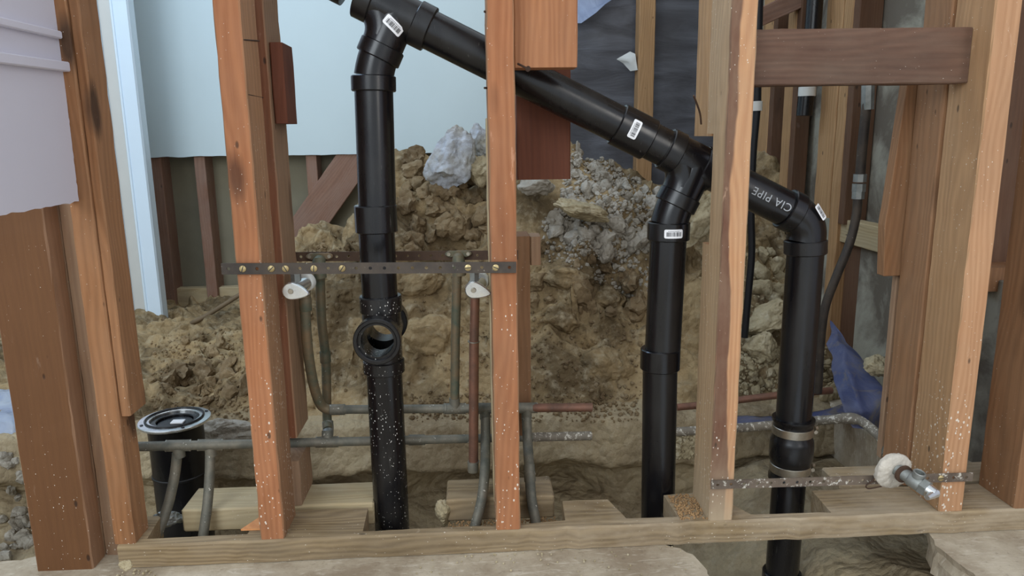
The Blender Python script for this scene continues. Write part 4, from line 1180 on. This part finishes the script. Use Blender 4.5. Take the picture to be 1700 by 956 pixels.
# ================================================================== RUBBLE
def rock_obj(name, px, py, r, mat, label, cat='rock', sd=1, flat=(1, .85, .75), rot=None, sink=.3, sub_=4, group=None):
    loc, nor = hit(px, py)
    bm = rock_bm(r, sd, sub_, flat); 
    o = obj(name, bm, mat, None, 35); o.location = loc+nor*r*(.55-sink)+Vector((0, 0, r*.12))
    o.rotation_euler = rot or (rnd.uniform(-.5, .5), rnd.uniform(-.5, .5), rnd.uniform(0, 6))
    return tag(o, label, cat, group)
def chunk_at(name, c, dims, sd, mat, label, rot=(0, 0, 0), cuts=12):
    bm = rock_bm(1, sd, 5, (1, 1, 1), cuts)
    for v in bm.verts:
        q = v.co*7; v.co += v.co.normalized()*(noise.noise(q)*.05+noise.noise(q*2.6)*.025)
        v.co = Vector((v.co.x*dims[0], v.co.y*dims[1], v.co.z*dims[2]))
    o = obj(name, bm, mat, None, 40); o.location = c; o.rotation_euler = rot
    return tag(o, label, 'rock')
chunk_at('concrete_chunk', V(747, 268, 2.06), (.066, .055, .100), 21, M['chunk'], 'large pale blue-white concrete chunk standing on top of the heap', (.1, .25, .1))
chunk_at('concrete_chunk', V(801, 236, 2.16), (.034, .03, .055), 5, M['chunk'], 'smaller bluish chunk beside the centre stud at the crest of the heap', (0, -.2, .3))
chunk_at('concrete_chunk', V(797, 282, 2.08), (.055, .05, .05), 8, M['rock_b'], 'buff rock just below the smaller bluish chunk', (0, .2, .9))
chunk_at('concrete_chunk', V(893, 306, 2.02), (.055, .045, .036), 9, M['rock'], 'rounded pale chunk half hidden below the dark red block', (.1, .1, .4))
chunk_at('concrete_chunk', V(960, 345, 1.95), (.09, .05, .028), 12, M['rock_b'], 'flat buff slab lying in the grey rubble right of the centre', (.1, .35, .2))
chunk_at('concrete_chunk', V(1155, 365, 1.85), (.055, .04, .085), 14, M['rock_b'], 'tall buff broken slab leaning behind the second tee', (.2, .6, .3))
chunk_at('concrete_chunk', V(1272, 530, 1.80), (.09, .05, .032), 31, M['rock_b'], 'long pale slab resting between the right stud and the third black pipe', (.1, -.45, .1))
chunk_at('concrete_chunk', V(1265, 578, 1.74), (.045, .04, .04), 16, M['rock_b'], 'blocky buff rock below the long pale slab', (.3, .1, .5))
chunk_at('concrete_chunk', V(1262, 500, 1.95), (.05, .04, .045), 17, M['clod'], 'dark clod above the long pale slab, right of the right stud', (.3, .1, 1.5))
chunk_at('concrete_chunk', V(1455, 608, 1.50), (.030, .03, .028), 18, M['rock_b'], 'small rock on the footing above the blue tarp', (.3, .1, 1.5))
chunk_at('concrete_chunk', V(208, 938, 1.02)+Vector((0, 0, 0)), (.010, .009, .009), 19, M['rock_b'], 'tiny pale stone on the slab at the left end of the sill plate')
chunk_at('concrete_chunk', G(285, 872, .0)+Vector((0, 0, .012)), (.032, .022, .016), 23, M['galv'], 'flat grey stone beside the foot of the leftmost copper drop', (0, .1, .2))
chunk_at('concrete_chunk', G(738, 858, .0)+Vector((0, 0, .012)), (.020, .022, .026), 24, M['rock_b'], 'knobbly pale mortar lump between the first black pipe and the rear block', (0, .1, .2))
chunk_at('concrete_chunk', V(370, 712, 1.64), (.10, .04, .03), 25, M['rock'], 'flat concrete slab fragment on the trench edge beside the floor drain', (0, .02, .1))
for px, py, Y, dm, sd, lb in ((935, 455, 1.86, (.075, .06, .05), 51, 'large rounded yellow clay lump right of the cut-off rear stud'),
        (1010, 500, 1.80, (.09, .06, .055), 52, 'broad brown clay mass left of the second drop, mid height'),
        (940, 540, 1.77, (.07, .05, .05), 53, 'brown clay mass below the rounded yellow lump'),
        (575, 480, 1.85, (.07, .05, .05), 54, 'yellow clay lump behind the first black pipe, just above the open tee'),
        (700, 470, 1.86, (.08, .05, .045), 55, 'broad clay lump right of the first black pipe, below the rear strap'),
        (720, 560, 1.77, (.09, .05, .06), 56, 'smooth yellow clay mass right of the open tee'),
        (1010, 600, 1.73, (.07, .04, .05), 57, 'low clay mass left of the second drop, near its coupling')):
    c_, n_ = hit(px, py)
    chunk_at('clay_lump', c_ - n_*dm[1]*.45, dm, sd, M['dirt'], lb, (.2, rnd.uniform(-.4, .4), rnd.uniform(0, 1)), 7)
# rubble as individuals: protos shared by copies
protos = {}
for kind, mat in (('g', 'rock'), ('b', 'rock_b'), ('c', 'clod')):
    protos[kind] = []
    for k in range(7):
        me = bpy.data.meshes.new('rock'); b = rock_bm(1, 40+k+(7 if kind == 'b' else 14 if kind == 'c' else 0), 3, (1, .8+.1*(k % 3), .62+.1*(k % 4)), 10)
        if kind == 'c':
            for v in b.verts: v.co += v.co.normalized()*noise.noise(v.co*3+Vector((k, 0, 0)))*.25
        b.to_mesh(me); b.free(); me.materials.append(M[mat])
        for p in me.polygons: p.use_smooth = True
        me.set_sharp_from_angle(angle=math.radians(34)); protos[kind].append(me)
def inside(x, y, poly):
    c = False; n = len(poly); j = n-1
    for i in range(n):
        if (poly[i][1] > y) != (poly[j][1] > y) and x < (poly[j][0]-poly[i][0])*(y-poly[i][1])/(poly[j][1]-poly[i][1])+poly[i][0]: c = not c
        j = i
    return c
MARKS = [(955, 260, 'the dark red block'), (1065, 290, 'the lone pale rear stud'), (1100, 400, 'the second drop elbow'), (960, 345, 'the flat buff slab'), (1000, 420, 'the crest slope foot'),
         (745, 270, 'the bluish white chunk'), (665, 300, 'the first black pipe'), (800, 300, 'the centre stud'), (760, 400, 'the rear strap'), (665, 400, 'the first pipe coupling'),
         (270, 600, 'the left notched stud'), (400, 600, 'the left front stud'), (300, 675, 'the floor drain ring'), (540, 410, 'the leaning brace'), (1235, 600, 'the right front stud'),
         (1290, 600, 'the third black pipe'), (1272, 530, 'the long pale slab'), (1250, 400, 'the black hose'), (1380, 560, 'the blue tarp top'), (1400, 640, 'the blue tarp middle'),
         (900, 450, 'the cut-off rear stud'), (1050, 480, 'the second drop'), (20, 780, 'the plastic sheet'), (40, 900, 'the dark left stud')]
SHORT = {('rubble_stone', 'g'): 'grey broken stone', ('dirt_clod', 'c'): 'brown dirt clod', ('rubble_stone', 'b'): 'buff rubble stone'}
zones = [
 ('g', [(950, 243), (1000, 258), (1060, 300), (1112, 335), (1112, 400), (1040, 430), (960, 420), (905, 375), (930, 330)], 125, .011, .030, 'rubble_stone', 'grey broken concrete stone in the rubble slope right of the centre stud', 'rubble on the right crest of the heap'),
 ('c', [(652, 262), (812, 280), (812, 425), (655, 425)], 46, .018, .045, 'dirt_clod', 'brown clod on the heap between the first black pipe and the centre stud', 'clods behind the first black pipe'),
 ('c', [(250, 560), (412, 540), (412, 680), (300, 678), (250, 640)], 26, .015, .04, 'dirt_clod', 'brown clod on the low dirt behind the left front stud', 'clods at the low left of the heap'),
 ('c', [(500, 405), (590, 395), (590, 425), (500, 425)], 10, .012, .028, 'dirt_clod', 'brown clod at the foot of the leaning brace', 'clods below the leaning brace'),
 ('b', [(1228, 560), (1300, 570), (1300, 650), (1228, 655)], 46, .007, .018, 'rubble_stone', 'buff pebble-sized rubble between the right stud and the third black pipe', 'rubble left of the third black pipe'),
 ('b', [(1366, 540), (1392, 560), (1420, 660), (1366, 665)], 20, .010, .024, 'rubble_stone', 'buff rubble stone between the third black pipe and the blue tarp', 'rubble beside the blue tarp'),
 ('b', [(1245, 380), (1300, 430), (1300, 520), (1245, 500)], 14, .016, .036, 'rubble_stone', 'buff rubble stone high on the slope right of the right front stud', 'rubble above the long pale slab'),
 ('c', [(880, 400), (1060, 410), (1065, 520), (880, 520)], 18, .012, .05, 'dirt_clod', 'yellow-brown clod in the middle of the heap between centre stud and second drop', 'clods in the middle of the heap'),
 ('g', [(0, 745), (40, 755), (56, 930), (0, 940)], 30, .010, .024, 'rubble_stone', 'grey stone in the rubble beyond the dark left stud', 'rubble at the far left edge'),
]
for kind, poly, cnt, r0, r1, nm, lab, grp in zones:
    xs_ = [p[0] for p in poly]; ys_ = [p[1] for p in poly]; k = 0; tries = 0; made = []
    while k < cnt and tries < 4000:
        tries += 1
        x = rnd.uniform(min(xs_), max(xs_)); y = rnd.uniform(min(ys_), max(ys_))
        if not inside(x, y, poly): continue
        loc, nor = hit(x, y)
        if loc is None or loc.y > 2.9: continue
        r = r0+(r1-r0)*rnd.random()**2.2
        o = bpy.data.objects.new(nm, rnd.choice(protos[kind])); COL.objects.link(o)
        s = rnd.uniform(.8, 1.2); o.scale = (r*s, r, r/s); o.location = loc+nor*r*.25
        o.rotation_euler = (rnd.uniform(0, 6.28), rnd.uniform(0, 6.28), rnd.uniform(0, 6.28))
        made.append((r, x, y, o)); k += 1
    made.sort(key=lambda q: -q[0]); big = {id(q[3]): i for i, q in enumerate(made)}
    mx = sorted(q[1] for q in made)[len(made)//2]; my = sorted(q[2] for q in made)[len(made)//2]
    for i, (r, x, y, o) in enumerate(made):
        size = 'large' if i < len(made)*.12 else ('mid-sized' if i < len(made)*.45 else 'small')
        near = min(MARKS, key=lambda m: (m[0]-x)**2+(m[1]-y)**2)[2]
        pos = ('upper' if y < my else 'lower')+(' left' if x < mx else ' right')
        lb = '%s %s, %s of its patch, near %s' % (size, SHORT[nm, kind], pos, near)
        tag(o, lb, 'rock' if nm == 'rubble_stone' else 'clod', lb.replace(size, size+' stones' if nm == 'rubble_stone' else size+' clods'))
# fine gravel: nobody could count it
def gravel(name, polys, cnt, r0, r1, mat, label, seed):
    rr = random.Random(seed); bm = bmesh.new()
    for _ in range(cnt):
        poly = rr.choice(polys); xs_ = [p[0] for p in poly]; ys_ = [p[1] for p in poly]
        x = rr.uniform(min(xs_), max(xs_)); y = rr.uniform(min(ys_), max(ys_))
        if not inside(x, y, poly): continue
        loc, nor = hit(x, y)
        if loc is None or loc.y > 2.9: continue
        r = r0+(r1-r0)*rr.random()**2
        m = Matrix.Translation(loc+nor*r*.3) @ Matrix.Rotation(rr.uniform(0, 6), 4, Vector((rr.random(), rr.random(), rr.random()+.1)).normalized()) @ Matrix.Diagonal((r, r*rr.uniform(.6, 1), r*rr.uniform(.5, .9), 1))
        g_ = bmesh.ops.create_icosphere(bm, subdivisions=1, radius=1)
        for v in g_['verts']:
            v.co *= 1+rr.uniform(-.22, .22)
        bmesh.ops.transform(bm, matrix=m, verts=g_['verts'])
    o = obj(name, bm, mat, None); return tag(o, label, 'gravel', kind='stuff')
gravel('fine_gravel', [zones[0][1], zones[0][1], zones[0][1], [(900, 360), (1100, 380), (1100, 520), (900, 430)]], 2600, .004, .010, M['rock'], 'fine grey gravel scattered over the right crest of the heap', 1)
gravel('fine_gravel', [zones[4][1], zones[5][1], [(1228, 380), (1300, 430), (1300, 560), (1228, 560)], [(1124, 720), (1165, 720), (1165, 760), (1124, 760)]], 900, .003, .008, M['rock_b'], 'fine buff gravel on the slope around the third black pipe', 2)
gravel('fine_gravel', [[(250, 560), (412, 540), (412, 700), (250, 690)], [(490, 400), (815, 280), (815, 660), (490, 660)], [(880, 400), (1065, 410), (1065, 680), (880, 680)], [(680, 655), (1060, 655), (1060, 700), (680, 700)]], 2200, .002, .008, M['clod'], 'brown crumbs of dirt scattered over the face of the heap', 3)

# sawdust in the notches and on the plate
def crumbs(name, x0, x1, y0, y1, z, cnt, mat, label, seed, r=.0022):
    rr = random.Random(seed); bm = bmesh.new()
    for _ in range(cnt):
        p = Vector((rr.uniform(x0, x1), rr.uniform(y0, y1), z+rr.random()*.003)); q = r*rr.uniform(.4, 1)
        g_ = bmesh.ops.create_icosphere(bm, subdivisions=1, radius=q)
        bmesh.ops.translate(bm, verts=g_['verts'], vec=p)
    o = obj(name, bm, mat, None); return tag(o, label, 'sawdust', kind='stuff')
crumbs('sawdust', .328, .385, 1.09, 1.172, ZP, 500, M['brick'], 'orange sawdust heaped on the sill left of the right front stud', 1)
crumbs('sawdust', -.055, .135, 1.103, 1.185, .0, 900, M['brick'], 'orange sawdust in the sill notch around the centre stud', 2)
crumbs('mortar_crumbs', -.1, .32, .93, 1.08, .001, 130, M['rock_b'], 'pale mortar crumbs strewn on the slab in front of the sill plate', 5, .0022)
crumbs('mortar_crumbs', -.56, -.50, 1.03, 1.075, .001, 26, M['rock_b'], 'few pale crumbs on the slab beside the tiny stone at the left', 6, .0028)
# wood shim
solo('wood_shim', prism([(G(400, 882, ZP).x, G(400, 882, ZP).y), (G(432, 870, ZP).x, 1.16), (-.345, 1.16), (-.345, G(430, 881, ZP).y)], ZP+.001, ZP+.004, 'XY'), M['fresh'], 'thin orange wood shim lying left of the left front stud', 'shim')

# blue tarp and plastic sheet
def cloth(name, rowsP, mat, label, cat='sheet', th=.0015, crumple=.012, seed=0):
    bm = bmesh.new(); n = len(rowsP); K = 10; g = []
    fine = []
    for a, b in zip(rowsP[:-1], rowsP[1:]):
        for s in range(6):
            f = s/6; fine.append([p*(1-f)+q*f for p, q in zip(a, b)])
    fine.append(rowsP[-1])
    for row in fine:
        r = []
        for a, b in zip(row[:-1], row[1:]):
            for s in range(6): r.append(a*(1-s/6)+b*(s/6))
        r.append(row[-1]); g.append(r)
    vv = [[bm.verts.new(p+Vector((noise.noise(p*18+Vector((seed, 0, 0))), noise.noise(p*22+Vector((0, seed, 4))), noise.noise(p*20+Vector((3, seed, 0)))))*crumple+Vector((0, 1, 0))*noise.noise(p*60)*crumple*.35) for p in r] for r in g]
    for a, b in zip(vv[:-1], vv[1:]):
        for i in range(len(a)-1): bm.faces.new((a[i], a[i+1], b[i+1], b[i]))
    bmesh.ops.solidify(bm, geom=bm.faces[:], thickness=th)
    return solo(name, bm, mat, label, cat, smooth=180)
cloth('blue_tarp', [[V(1376, 532, 1.72), V(1380, 536, 1.70), V(1384, 540, 1.68)], [V(1378, 580, 1.62), V(1397, 575, 1.60), V(1418, 575, 1.61)],
                    [V(1384, 630, 1.54), V(1412, 624, 1.51), V(1447, 620, 1.52)], [V(1396, 680, 1.48), V(1430, 680, 1.45), V(1474, 668, 1.45)],
                    [V(1420, 712, 1.47), V(1445, 720, 1.45), V(1470, 722, 1.47)]], M['tarp'], 'crumpled blue tarp strip draped down beside the third black pipe', 'tarp', seed=2)
cloth('blue_tarp', [[V(1215, 692, 1.62), V(1215, 704, 1.55)], [V(1255, 690, 1.62), V(1255, 702, 1.55)], [V(1300, 692, 1.62), V(1300, 706, 1.55)], [V(1370, 680, 1.6), V(1380, 692, 1.55)], [V(1420, 672, 1.6), V(1425, 690, 1.55)]], M['tarp'], 'flat blue tarp end showing low between the right stud and the third pipe', 'tarp', seed=5, crumple=.008)
cloth('plastic_sheet', [[V(-60, 650, 1.9), V(10, 648, 1.9), V(60, 650, 1.9)], [V(-60, 700, 1.7), V(15, 700, 1.68), V(70, 705, 1.7)], [V(-60, 725, 1.66), V(15, 722, 1.65), V(70, 730, 1.66)], [V(-60, 752, 1.66), V(5, 748, 1.655), V(70, 745, 1.66)]], M['film'], 'pale blue plastic sheet beyond the dark left stud', crumple=.02, seed=8)
